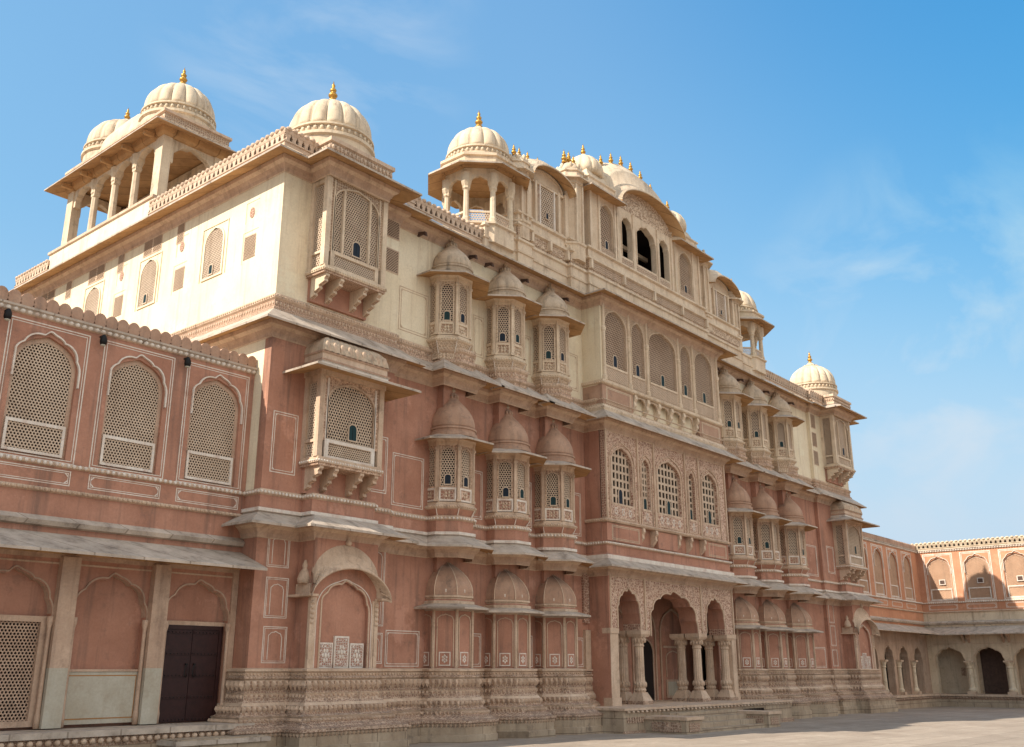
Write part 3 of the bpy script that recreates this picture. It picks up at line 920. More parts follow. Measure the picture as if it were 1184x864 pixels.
# ground floor columns: blind arches, slab, carved half dome
for i, cx in enumerate(COLS):
    root = empty('blind_oriel', (cx - PX0, 17.32 - PY0, 0), parent=palace)
    ap = .665
    side = 2 * ap * math.tan(math.pi / 8)
    mb = MB()
    for k in (-2, -1, 0, 1, 2):
        a = k * math.pi / 4
        ax = (math.cos(a), math.sin(a), 0); ay = (-math.sin(a), math.cos(a), 0)
        mb.frame((-ap * ay[0], -ap * ay[1], 0), ax, ay)
        fw = side
        for s in (-1, 1):
            mb.box(s * fw / 2 - .03, s * fw / 2 + .03, -.03, .0, 1.62, 2.98, TRIM)
        arch_band(mb, 0, fw - .16, 1.66, 2.72, .14, .022, -.014, 0, TRIM, 'cusped', 20)
        mb.box(-.14, .14, -.012, 0, 1.68, 2.0, WHITE)
        mb.box(-.115, .115, -.016, 0, 1.705, 1.975, PINK)
        for q in range(6):
            t = q * math.pi / 3 + .5
            mb.ball(.05 * math.cos(t), -.016, 1.84 + .07 * math.sin(t), .026, .034, WHITE, 6, 3, .012)
        mb.ball(0, -.016, 1.84, .022, .03, WHITE, 6, 3, .014)
        mb.frame()
    part_local(mb, 'blind_arch', root)
    mb = MB()
    ring_loft(mb, [(octo(0, 0, ap), 2.96), (octo(0, 0, ap * 1.1), 3.0), (octo(0, 0, ap + .40), 2.99), (octo(0, 0, ap + .40), 3.035), (octo(0, 0, ap * 1.1), 3.13), (octo(0, 0, .3), 3.14)], SLATE)
    part_local(mb, 'eave', root)
    mb = MB()
    ring_loft(mb, [(octo(0, 0, ap * 1.08), 3.11), (octo(0, 0, ap * 1.08), 3.19), (octo(0, 0, ap * .98), 3.21), (octo(0, 0, ap * .98), 3.27), (octo(0, 0, ap * 1.04), 3.285), (octo(0, 0, ap * 1.04), 3.33), (octo(0, 0, ap * .96), 3.34)], TRIM)
    prof = [(.99, 3.34), (1.0, 3.44), (.97, 3.56), (.90, 3.68), (.78, 3.81), (.62, 3.93), (.42, 4.04), (.22, 4.13), (.07, 4.22), (.03, 4.34)]
    ring_loft(mb, [(octo(0, 0, ap * a), z) for a, z in prof], DOMET, smooth=False)
    # white rim lines along the arrises of the carved dome
    for k in range(8):
        for (a0, z0), (a1, z1) in zip(prof[:-2], prof[1:-1]):
            p0 = octo(0, 0, ap * a0 * 1.012)[k]; p1 = octo(0, 0, ap * a1 * 1.012)[k]
            if p0[1] < .2 and k in (4, 5, 6, 7):
                t = .018
                mb.quad((p0[0] - t, p0[1], z0), (p0[0] + t, p0[1], z0), (p1[0] + t, p1[1], z1), (p1[0] - t, p1[1], z1), TRIM)
    for k in range(-1, 2):
        a = k * math.pi / 4
        mb.ball(math.sin(a) * ap * .97, -math.cos(a) * ap * .97, 3.44, .03, .06, WHITE, 6, 3)
    part_local(mb, 'carved_dome', root)

# ------------------------------------------------------------------ tower bays: three storeys of box shaped jharokhas
def box_jharokha(x0, x1, z0, z1, yf, roofed, seed):
    root = empty('box_jharokha', (0.5 * (x0 + x1) - PX0, T - PY0, 0), parent=palace)
    TR = TRIM if roofed else TRIMC
    w = x1 - x0; hw = w / 2; D = T - yf
    pk = roofed
    body, rail = (SAND, WHITE) if roofed else (SANDC, TR)
    mb = MB()
    # floor slab with beads, corner posts, lintel
    mb.box(-hw - .08, hw + .08, -D - .08, 0, z0 - .10, z0 - .02, TR)
    mb.box(-hw - .05, hw + .05, -D - .05, 0, z0 - .02, z0 + .03, TR)
    mb.box(-hw - .05, hw + .05, -D - .05, 0, z0 - .16, z0 - .10, SAND)
    pth = [(-hw - .08, 0), (-hw - .08, -D - .08), (hw + .08, -D - .08), (hw + .08, 0)]
    bead_row(mb, [(x, y) for x, y in pth], z0 - .06, 0.0, WHITE if roofed else TR, .075, .03)
    for sx in (-1, 1):
        mb.box(sx * hw - .07, sx * hw + .07, -D - .02, -D + .12, z0 + .03, z1, TR)
        mb.box(sx * (hw - .17) - .025, sx * (hw - .17) + .025, -D + .0, -D + .05, z0 + .03, z1 - .1, WHITE if roofed else TR)
        mb.box(sx * hw - .05, sx * hw + .05, -.12, 0, z0 + .03, z1, TR)
    mb.box(-hw - .09, hw + .09, -D - .05, 0, z1 - .06, z1 + .05, TR)
    mb.box(-hw - .13, hw + .13, -D - .09, 0, z1 + .05, z1 + .10, TR)
    # box painted dark for the shade of the room behind the screens
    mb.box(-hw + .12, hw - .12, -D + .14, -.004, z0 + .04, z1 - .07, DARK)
    # front: big arch
    iw = w - .42
    sp = z1 - .62
    arch_plate(mb, -hw + .07, hw - .07, z0 + .42, z1 - .06, 0, iw, z0 + .46, sp, .46, -D + .02, -D + .07, LACEC if not roofed else body, 'pointed')
    arch_band(mb, 0, iw, z0 + .46, sp, .46, .04, -D - .0, -D + .03, TR, 'pointed')
    # low pierced panel
    mb.box(-hw + .19, hw - .19, -D + .0, -D + .06, z0 + .38, z0 + .46, rail)
    mb.box(-hw + .19, hw - .19, -D + .0, -D + .06, z0 + .03, z0 + .09, rail)
    for sx in (-1, 1):
        mb.box(sx * (hw - .225) - .03, sx * (hw - .225) + .03, -D - .003, -D + .06, z0 + .09, z0 + .38, rail)
        if not roofed:
            mb.box(sx * iw * .30 - .03, sx * iw * .30 + .03, -D - .006, -D + .06, z0 + .46, sp + .36, TR)
    # sides: frame round a pierced screen
    for sx in (-1, 1):
        xx = sx * hw
        mb.box(xx - .03, xx + .03, -D + .12, -.12, z0 + .38, z0 + .44, TR)
        mb.box(xx - .03, xx + .03, -D + .12, -.12, z1 - .2, z1 - .06, TR)
        mb.box(xx - .03, xx + .03, -D + .12, -D + .16, z0 + .03, z1 - .2, TR)
    part_local(mb, 'jharokha_body', root)
    place_jali(root, iw + .04, z1 - z0 - .56, .074 if roofed else .068, JALIC, -iw / 2 - .02, -D + .055, z0 + .46, 0, 'hex', .33)
    place_jali(root, w - .44, .32, .055, JALIC, -hw + .22, -D + .035, z0 + .07, 0, 'hex', .34)
    for sx in (-1, 1):
        place_jali(root, D - .24, z1 - z0 - .2, .065, JALIC, sx * hw - .015 * sx, -.12, z0 + .04, -math.pi / 2, 'hex', .34)
    shutter(root, .22, .36, TEAL if roofed else BLUE, .08 if roofed else .05, -D + .05, z0 + .55, 0)
    # brackets
    bm = None
    for bx in (-hw + .08, -hw * .42, hw * .42, hw - .08):
        mb = MB()
        pr = [(0, z0 - .16), (-D - .02, z0 - .16), (-D - .03, z0 - .22), (-D + .04, z0 - .28), (-D + .02, z0 - .34), (-D * .62, z0 - .40), (-D * .66, z0 - .47), (-D * .36, z0 - .53), (-D * .40, z0 - .60), (-D * .15, z0 - .66), (0, z0 - .72)]
        mb.prism_yz(pr, bx - .055, bx + .055, TR)
        mb.prism_yz([(y * .98, z - .012) for y, z in pr], bx - .03, bx + .03, SAND)
        part_local(mb, 'bracket', root)
    mb = MB()
    mb.box(-hw + .02, hw - .02, -.10, 0, z0 - .72, z0 - .16, PINK)
    part_local(mb, 'corbel_panel', root)
    if roofed:
        zt = z1 + .08
        mb = MB()
        p4 = [(-hw - .1, 0), (-hw - .1, -D - .06), (hw + .1, -D - .06), (hw + .1, 0)]
        mb.sweep(p4, [(0.0, zt - .03, SOFFIT), (.58, zt - .17, SOFFIT), (.58, zt - .12, SLATE), (.55, zt - .105, SLATE), (0.0, zt + .10, SLATE), (-.3, zt + .11, SLATE)])
        part_local(mb, 'eave', root)
        # bangla roof: curved, ribbed, two finials along its ridge
        mb = MB()
        z = zt + .10
        mb.sweep(p4, [(0.02, z - .03, TR), (0.02, z + .05, WHITE), (.05, z + .06, WHITE), (.05, z + .10, DOMET), (0, z + .12, DOMET), (0, z + .25, TR), (.03, z + .26, TR), (.03, z + .30, DOMET)], caps=False)
        nseg = 20
        L = hw + .12
        dd = D + .08
        rows = []
        for k in range(nseg + 1):
            t = k / nseg
            rr = t * math.pi / 2
            ins = (1 - math.cos(rr)) * .55
            rows.append((ins * L * .9, dd - ins * dd * 1.5 if False else dd * (1 - (1 - math.cos(rr)) * .75), z + .30 + math.sin(rr) * .48))
        nx = 64
        grid = []
        for ins, dep, zz in rows:
            line = []
            for k in range(nx + 1):
                u = -1 + 2 * k / nx
                rib = abs(math.sin(u * math.pi * 6)) ** .5 * .04 * (1 if zz < z + .74 else 0)
                line.append(mb.P(u * (L - ins), -dep - rib, zz))
            grid.append(line)
        for a, b in zip(grid, grid[1:]):
            for k in range(nx):
                mb.F((a[k], a[k + 1], b[k + 1], b[k]), DOMEP, True)
        for e in (0, nx):                         # the two hipped ends
            side = []
            for ins, dep, zz in rows:
                sx = -1 if e == 0 else 1
                side.append((mb.P(sx * (L - ins), -dep, zz), mb.P(sx * (L - ins), 0, zz)))
            for a, b in zip(side, side[1:]):
                mb.F((a[0], a[1], b[1], b[0]), DOMEP, True)
        last = rows[-1]
        mb.box(-(L - last[0]), L - last[0], -last[1] - .03, 0, last[2] - .02, last[2] + .06, DOMEP)
        for k in range(9):                        # drooping leaves on the front of the roof
            u = -.9 + 1.8 * k / 8
            mb.ball(u * L * .96, -dd + .0, z + .42, .075, .13, TR, 8, 5, .03)
        d = part_local(mb, 'bangla_roof', root)
        for k in range(4):
            link('finial', finial_mesh(.26, DOMEP), root, ((-.62 + k * .42) * L, -last[1] + .05, last[2] + .04))
        link('finial', finial_mesh(.2, WHITE), root, (L * .97, -dd + .05, z + .30))
    return root

box_jharokha(13.12, 14.88, 6.02, 7.98, 16.62, True, 1)
box_jharokha(12.95, 14.72, 10.48, 12.86, 16.58, False, 2)
box_jharokha(42.72, 44.55, 6.02, 7.98, 16.62, True, 3)
box_jharokha(42.40, 44.25, 10.48, 12.86, 16.58, False, 4)

def ground_bay(b):
    """blind arched bay at the foot of a tower, under a curved bangla hood"""
    x0, x1 = b
    cx = .5 * (x0 + x1)
    root = empty('blind_bay', (cx - PX0, T - PY0, 0), parent=palace)
    hw = (x1 - x0) / 2
    D = T - 16.66
    mb = MB()
    mb.box(-hw, hw, -D + .08, 0, 1.6, 4.45, PINK)
    arch_plate(mb, -hw, hw, 1.6, 4.45, 0, 1.34, 1.6, 2.75, .62, -D, -D + .08, PINK, 'cusped', n=48)
    arch_band(mb, 0, 1.36, 1.62, 2.75, .64, .035, -D - .02, -D, TRIM, 'cusped', 48)
    arch_band(mb, 0, 1.52, 1.62, 2.80, .66, .02, -D - .012, -D, WHITE, 'pointed', 30)
    for sx in (-1, 1):
        mb.box(sx * hw - .05, sx * hw + .05, -D - .03, -D + .05, 1.62, 3.1, TRIM)
        mb.box(sx * (hw - .09) - .03, sx * (hw - .09) + .03, -D - .02, -D + .05, 1.62, 3.05, TRIM)
        for k in range(5):
            mb.ball(sx * hw, -D - .02, 2.55 + k * .1, .06, .055, TRIM, 6, 3)
    part_local(mb, 'bay_wall', root)
    mb = MB()
    for (a, c, h) in ((-.62, -.24, .52), (-.20, .20, .66), (.24, .62, .52)):
        mb.box(a, c, -D + .035, -D + .08, 1.62, 1.62 + h, WHITE)
        mb.box(a + .035, c - .035, -D + .028, -D + .06, 1.655, 1.62 + h - .035, FLORAL)
        m_ = (a + c) / 2
        for q in range(6):
            t = q * math.pi / 3
            mb.ball(m_ + .075 * math.cos(t), -D + .028, 1.62 + h / 2 + .11 * math.sin(t), .032, .045, WHITE, 6, 3, .012)
        mb.ball(m_, -D + .028, 1.62 + h / 2, .045, .06, WHITE, 6, 3, .014)
        for sq in (-1, 1):
            mb.ball(m_ + sq * .11, -D + .028, 1.70, .025, .03, WHITE, 5, 3, .01)
            mb.ball(m_ + sq * .11, -D + .028, 1.62 + h - .08, .025, .03, WHITE, 5, 3, .01)
    part_local(mb, 'flower_panel', root)
    # curved hood
    mb = MB()
    n = 28
    def hood(t, r, dz):
        x = -math.cos(math.pi * t)
        return x * (hw + r), 3.13 + dz + (.66) * math.sin(math.pi * t) ** 1.15
    for k in range(n):
        t0, t1 = k / n, (k + 1) / n
        pr = [(-D + .02, 0.0), (-D - .28, -.12), (-D - .28, -.07), (-D - .10, .10), (-D - .12, .18), (-D - .04, .22), (-D - .02, .40), (-D + .04, .46), (-D + .04, .0)]
        A = [mb.P(hood(t0, .22 if y < -D - .2 else .02, z)[0], y, hood(t0, 0, z)[1]) for y, z in pr]
        B = [mb.P(hood(t1, .22 if y < -D - .2 else .02, z)[0], y, hood(t1, 0, z)[1]) for y, z in pr]
        for i in range(len(pr) - 1):
            mb.F((A[i], B[i], B[i + 1], A[i + 1]), TRIM, True)
    for sx in (-1, 1):                            # straight slab along the sides
        mb.box(sx * (hw + .1) - .12, sx * (hw + .1) + .12, -D - .2, -.01, 3.06, 3.11, TRIM)
        mb.box(sx * hw - .03, sx * hw + .04, -D + .05, -.01, 3.11, 3.34, TRIM)
        mb.lathe(sx * (hw + .015), -D * .5, [(.14, 3.34), (.16, 3.44), (.11, 3.58), (.05, 3.66), (.07, 3.72), (.02, 3.84)], TRIM, 12)
    mb.lathe(0, -D - .03, [(.05, 4.2), (.08, 4.26), (.035, 4.32), (.05, 4.37), (.01, 4.46)], TRIM, 10)
    part_local(mb, 'bangla_hood', root)
    # narrow arch on each flank
    mb = MB()
    for sx in (-1, 1):
        mb.frame((sx * hw, 0, 0), (0, -sx, 0) if sx < 0 else (0, 1, 0), (1, 0, 0) if sx < 0 else (-1, 0, 0))
        o = D / 2 if sx < 0 else -D / 2
        c = D / 2 if sx < 0 else -D / 2
        arch_band(mb, c, .28, 1.64, 2.75, .16, .02, -.014, 0, WHITE, 'cusped', 20)
        mb.box(c - .14, c + .14, -.015, 0, 1.64, 2.12, TRIM)
        mb.box(c - .12, c + .12, -.02, 0, 1.66, 2.10, LACE)
        mb.frame()
    part_local(mb, 'flank_arch', root)
ground_bay(LB); ground_bay(RB)

# ------------------------------------------------------------------ painted panels on the walls
mb = None
def bpanel(y, fn, name='painted_border'):
    m_ = MB().frame((0, y, 0))
    fn(m_)
    part(m_, name)
for (a, b, c, d) in ((12.38, 12.95, 3.66, 4.40), (12.40, 12.98, 2.62, 3.45), (12.42, 13.02, 1.72, 2.45), (15.22, 15.72, 1.72, 2.4), (15.22, 15.72, 2.55, 3.4), (15.22, 15.72, 3.5, 4.4)):
    def both(m_, a=a, b=b, c=c, d=d):
        border(m_, a, b, c, d, 0, WHITE, .016, .02, 0)
        arch_band(m_, (a + b) / 2, (b - a) * .56, c + .07, c + (d - c) * .68, (b - a) * .2, .014, -.01, 0, WHITE, 'cusped', 18)
    bpanel(T, both)
    b2 = RT[0] + RT[1] - (a + b) / 2 if a < 14 else RT[0] + .42
    bpanel(T, lambda m_: border(m_, b2 - .27, b2 + .27, c, d, 0, WHITE, .016, .02, 0))
for (a, b, c, d) in ((12.28, 12.95, 5.66, 7.02), (15.02, 15.66, 5.62, 7.0), (41.75, 42.5, 5.62, 6.8)):
    bpanel(T, lambda m_: border(m_, a, b, c, d, 0, WHITE))
spans = [(15.95, 17.05), (18.78, 19.28), (21.0, 21.38), (23.0, 23.75), (31.8, 32.4), (34.25, 34.75), (36.5, 37.1), (38.9, 41.0)]
for a, b in spans:
    bpanel(W, lambda m_: border(m_, a, b, 1.66, 2.48, 0, WHITE))
    bpanel(W, lambda m_: border(m_, a + .02, b, 5.42, 6.72, 0, WHITE))
for a, b in spans[:7]:
    bpanel(W, lambda m_: border(m_, a + .05, b, 9.95, 11.15, 0, TRIM, .018, .05, .09), 'plaster_border')

# pierced square vents on the towers' top storey
def vent(plane, u0, u1, z0, z1, kind='hex', pitch=.05, arch=False):
    root = empty('pierced_vent', (0, 0, 0), parent=palace)
    mb = MB()
    if plane == 'front':
        root.location = (u0 - PX0, T - PY0, z0); rz = 0
    else:
        root.location = (12.1 - PX0, u0 - PY0, z0); rz = -math.pi / 2
    root.rotation_euler = (0, 0, rz)
    w, h = u1 - u0, z1 - z0
    w = abs(w)
    e = .03
    mb.box(-e, w + e, -.012, .0, -e, 0, TRIM); mb.box(-e, w + e, -.012, 0, h, h + e, TRIM)
    mb.box(-e, 0, -.012, 0, 0, h, TRIM); mb.box(w, w + e, -.012, 0, 0, h, TRIM)
    mb.box(0, w, -.006, -.002, 0, h, DARK)
    part_local(mb, 'vent_frame', root)
    place_jali(root, w, h, pitch, JALI, 0, -.018, 0, 0, kind, .36)
for (a, c, d) in ((15.28, 12.30, 12.85), (15.28, 11.35, 11.95)):
    vent('front', a, a + .48, c, d, 'diag', .075)
for (a, c, d) in ((41.35, 12.1, 12.7), (41.35, 11.25, 11.85), (41.35, 10.4, 11.0)):
    vent('front', a, a + .42, c, d, 'diag', .075)
for yc in (19.9, 22.95, 26.0, 29.05):
    vent('side', yc - 1.52 + .19, yc - 1.52 - .19, 10.92, 11.46)
    if yc > 20.5:
        vent('side', yc + .42, yc + .02, 12.35, 12.85, 'diag', .075); vent('side', yc - .04, yc - .44, 12.35, 12.85, 'diag', .075)
    vent('side', yc + 1.67 + .14, yc + 1.67 - .14, 12.25, 12.88, 'diag', .075)
# side wall arched windows and little round vents
def side_window(yc, sh):
    root = empty('side_window', (12.1 - PX0, yc - PY0, 0), parent=palace)
    root.rotation_euler = (0, 0, -math.pi / 2)
    mb = MB()
    arch_band(mb, 0, .78, 10.85, 11.72, .42, .05, -.03, 0, CREAM, 'pointed')
    for (a, b, c, d) in ((-.56, .56, 12.22, 12.245), (-.56, -.535, 10.8, 12.22), (.535, .56, 10.8, 12.22)):
        mb.box(a, b, -.02, 0, c, d, CREAM)
    mb.box(-.45, .45, -.03, 0, 10.8, 10.85, CREAM)
    c = [(x, 11.72 + z) for x, z in arch_curve(.78, .42, 'pointed', 20)]
    mb.prism_xz([(-.39, 10.85)] + c + [(.39, 10.85)], -.004, -.002, DARK)
    part_local(mb, 'window_frame', root)
    j = MB()
    me = jali_mesh(.74, 1.2, .058, JALIC, .012, .34)
    # lattice cut to the arch: keep the cells whose centre falls inside
    key = 'sidewin'
    if key not in _jc:
        src = me
        keep = []
        for p in src.polygons:
            x, z = p.center.x - .37, p.center.z + 10.86 - 11.72
            if z < 0 or (abs(x) < .385 and z < .42 * math.sqrt(max(0, 1 - (x / .385) ** 2)) - .01):
                keep.append(tuple(p.vertices))
        m2 = bpy.data.meshes.new('jali')
        m2.from_pydata([tuple(v.co) for v in src.vertices], [], keep)
        m2.materials.append(JALIC); m2.update()
        _jc[key] = m2
    link('jali_screen', _jc[key], root, (-.37, -.018, 10.86))
    if sh:
        shutter(root, .14, .24, TEAL, -.02, -.025, 10.9, 0)
for k, yc in enumerate((19.9, 22.95, 26.0, 29.05)):
    side_window(yc, k < 2)
for yc in (18.38, 21.43, 24.48):
    mb = MB()
    mb.frame((12.1, 0, 0), (0, -1, 0), (1, 0, 0))
    u = -yc
    c = [(u + .10 * math.cos(t), 12.08 + .14 * math.sin(t)) for t in [k * math.pi / 8 for k in range(16)]]
    mb.prism_xz(c, -.012, 0, LACE)
    for (a, b, cc, d) in ((u - .26, u + .26, 12.38, 12.395), (u - .26, u - .245, 11.85, 12.38)):
        mb.box(a, b, -.01, 0, cc, d, CREAM)
    for (a, b, cc, d) in ((u - .30, u + .30, 11.6, 11.615), (u - .30, u - .285, 10.8, 11.6)):
        mb.box(a, b, -.01, 0, cc, d, CREAM)
    part(mb, 'round_vent')

# ------------------------------------------------------------------ central block
blk = empty('central_block', (BX[0] - PX0, BF - PY0, 0), parent=palace)
def bpart(mb, name):
    return part(mb, name, blk)
def bwin(x, y, z):
    return (x - BX[0], y - BF, z)
# middle storey: big glazed and pierced arches
mb = MB()
secs = [(24.02, 25.82, 24.93, 1.16), (25.82, 26.78, 26.30, .44), (26.78, 28.75, 27.72, 1.46), (28.75, 29.68, 29.2, .40), (29.68, 31.58, 30.44, 1.06)]
for (a, b, c, w) in secs:
    arch_plate(mb, a, b, 5.92, 8.75, c, w, 6.46, 7.62 if w > .6 else 7.7, .60 if w > .6 else .38, BF, BF + .16, LACE, 'pointed')
    arch_band(mb, c, w + .02, 6.46, 7.62 if w > .6 else 7.7, .62 if w > .6 else .4, .04, BF - .02, BF + .02, TRIM, 'pointed')
    arch_band(mb, c, w + .22, 6.0, 7.68 if w > .6 else 7.76, .70 if w > .6 else .46, .025, BF - .03, BF, TRIM, 'pointed')
    mb.box(c - w / 2 - .02, c + w / 2 + .02, BF - .015, BF, 6.40, 6.46, TRIM)
    mb.box(c - w / 2 - .02, c + w / 2 + .02, BF - .015, BF, 6.0, 6.03, TRIM)
    mb.box(c - w / 2, c + w / 2, BF - .008, BF, 6.03, 6.40, LACE)
    for q in range(max(1, int(w / .3))):
        xx = c - w / 2 + (q + .5) * w / max(1, int(w / .3))
        for t in range(6):
            mb.ball(xx + .06 * math.cos(t * 1.047), BF - .01, 6.215 + .09 * math.sin(t * 1.047), .035, .045, WHITE, 5, 3, .012)
for x in (24.06, 25.82, 26.78, 28.75, 29.68, 31.54):
    mb.box(x - .035, x + .035, BF - .045, BF, 5.95, 8.72, TRIM)
bpart(mb, 'arcade_wall')
mb = MB()
mb.box(24.05, 31.55, 16.785, 16.795, 6.4, 8.4, DARK)  # thin sheet painted dark as the shade behind the windows
bpart(mb, 'shade_backing')
for k, (a, b, c, w) in enumerate(secs):
    big = w > .6
    win = empty('grid_window', bwin(c, BF + .1, 6.46), parent=blk)
    link('mullions', jali_mesh(w, 1.78 if big else 1.62, .20 if big else .17, JALIC, .03, .38, 'grid'), win, (-w / 2, 0, 0))
    shutter(win, .2 if big else .17, .44 if big else .34, TEAL if k != 0 else BLUE, (0.0, .02, .04, .0, .05)[k], -.015, .03, 0)
# band below: panels, niches with brackets, beads
mb = MB()
mb.box(24.02, 31.58, BF + .16, BF + .2, 4.7, 5.92, PINK)
mb.box(24.02, 31.58, BF + .04, BF + .16, 4.7, 5.29, PINK)
pb = [(BX[0], W), (BX[0], BF), (BX[1], BF), (BX[1], W)]
mb.sweep(pb, [(0.0, 4.72, WHITE), (.10, 4.74, WHITE), (.10, 4.86, WHITE), (.04, 4.9, PINK), (.0, 4.92, PINK), (0, 5.16, PINK), (.06, 5.18, TRIM), (.06, 5.25, TRIM), (-.04, 5.27, PINK)], caps=False)
mb.sweep(pb, [(-.04, 5.84, TRIM), (.06, 5.86, TRIM), (.06, 5.94, TRIM), (0, 5.96, TRIM)], caps=False)
bead_row(mb, pb, 5.215, .065, WHITE, .09, .035)
bead_row(mb, pb, 5.90, .065, TRIM, .08, .03)
for (a, b) in ((24.05, 25.95), (29.9, 31.55)):
    mb.box(a, b, BF - .0, BF + .16, 5.29, 5.83, PINK)
    border(mb, a + .25, b - .15, 5.33, 5.78, BF, TRIM, .025, .02, 0)
for x in (26.0, 26.75, 28.2, 28.95, 29.85):
    pr = [(BF + .16, 5.84), (BF - .06, 5.84), (BF - .08, 5.72), (BF - .02, 5.64), (BF - .03, 5.52), (BF + .05, 5.42), (BF + .16, 5.3)]
    mb.prism_yz(pr, x - .06, x + .06, TRIM)
mb.box(26.9, 28.1, BF + .0, BF + .16, 5.29, 5.83, PINK)
bpart(mb, 'block_apron')
# top storey: five pierced arches
mb = MB()
secs2 = [(24.12, 25.58, 24.82, 1.2), (25.58, 26.66, 26.12, .74), (26.66, 28.72, 27.68, 1.72), (28.72, 29.72, 29.22, .68), (29.72, 31.55, 30.5, 1.24)]
for (a, b, c, w) in secs2:
    arch_plate(mb, a, b, 10.24, 13.0, c, w, 10.82, 12.15, .60 if w > .8 else .55, BF, BF + .16, SANDC, 'pointed')
    arch_band(mb, c, w + .02, 10.82, 12.15, .62 if w > .8 else .57, .035, BF - .02, BF + .02, TRIMC, 'pointed')
    mb.box(c - w / 2 - .02, c + w / 2 + .02, BF - .03, BF + .01, 10.76, 10.83, TRIMC)
for x in (24.14, 25.58, 26.66, 28.72, 29.72, 31.50):
    mb.lathe(x, BF - .01, [(.09, 10.28), (.09, 10.42), (.06, 10.46), (.055, 11.9), (.085, 11.96), (.085, 12.04), (.05, 12.1), (.05, 12.95)], TRIMC, 10, smooth=False)
mb.box(24.05, 31.55, BF - .02, BF + .1, 12.86, 13.0, LACEC)
bpart(mb, 'arcade_wall')
mb = MB()
mb.box(24.15, 31.5, 16.785, 16.795, 10.3, 12.9, DARK)  # thin sheet painted dark as the shade behind the screens
bpart(mb, 'shade_backing')
for k, (a, b, c, w) in enumerate(secs2):
    win = empty('jali_window', bwin(c, BF + .06, 10.3), parent=blk)
    link('jali_screen', jali_mesh(w + .02, 1.95, .085, JALI, .014, .33), win, (-w / 2 - .01, 0, .52))
    link('jali_screen', jali_mesh(w, .40, .085, JALIC, .02, .34, 'diag'), win, (-w / 2, -.075, .06))
    shutter(win, .2, .38, (BLUE, BLUE, TEAL, TEAL, TEAL)[k], (.0, .02, .02, .0, .05)[k], -.01, .58, 0)
mb = MB()
mb.box(24.02, 31.58, BF + .17, BF + .2, 9.05, 10.24, CREAM)
mb.box(24.02, 31.58, BF + .07, BF + .17, 9.05, 9.53, SANDC)
mb.sweep(pb, [(0.02, 9.2, SANDC), (.10, 9.24, TRIMC), (.14, 9.33, TRIMC), (.14, 9.38, SANDC), (.06, 9.42, SANDC), (.02, 9.50, TRIMC), (-.06, 9.52, TRIMC)], caps=False)
mb.sweep(pb, [(-.06, 10.14, TRIMC), (.05, 10.17, TRIMC), (.08, 10.24, TRIMC), (.08, 10.28, TRIMC), (0, 10.31, TRIMC)], caps=False)
bead_row(mb, pb, 10.20, .07, TRIMC, .085, .03)
mb.box(BX[0] - .004, BX[0] + .08, BF + .002, W, 9.53, 10.13, DOMET)
for (a, b) in ((24.02, 25.72), (30.0, 31.58)):
    mb.box(a, b, BF + .0, BF + .17, 9.53, 10.15, DOMET)
    border(mb, a + .18, b - .12, 9.56, 10.10, BF, TRIMC, .025, .02, 0)
for x in (25.85, 26.6, 27.3, 28.1, 28.9, 29.85):
    pr = [(BF + .17, 10.15), (BF - .05, 10.15), (BF - .07, 10.02), (BF + .0, 9.92), (BF - .02, 9.8), (BF + .08, 9.66), (BF + .17, 9.55)]
    mb.prism_yz(pr, x - .07, x + .07, TRIMC)
    arch_plate(mb, x + .08, x + .64, 9.9, 10.14, x + .36, .5, 9.9, 9.92, .18, BF + .0, BF + .05, SANDC, 'pointed', n=10) if x < 29 else None
bpart(mb, 'block_apron')

# ------------------------------------------------------------------ portal
por = empty('portal', (BX[0] - PX0, BF - PY0, 0), parent=palace)
def ppart(mb, name):
    return part(mb, name, por)
FL = 0.60
mb = MB()
psec = [(24.05, 25.95, 25.05, 1.22, 2.92, .98), (25.95, 29.38, 27.64, 2.92, 2.72, 1.24), (29.38, 31.6, 30.3, 1.26, 2.92, .98)]
for (a, b, c, w, s, r) in psec:
    arch_plate(mb, a, b, 2.72, 4.5, c, w, 2.72, s, r, BF, BF + .62, LACE, 'foil', PINK, n=78)
    arch_band(mb, c, w + .02, s - .15, s, r + .01, .05, BF - .025, BF + .01, TRIM, 'foil', 78)
    mb.box(a + .02, b - .02, BF - .03, BF, 4.28, 4.34, TRIM)
for x in (24.08, 25.95, 29.38, 31.56):
    mb.box(x - .03, x + .03, BF - .04, BF, 2.75, 4.48, TRIM)
mb.box(24.0, 31.6, BF + .02, BF + .62, 4.4, 4.6, TRIM)
ppart(mb, 'arcade')
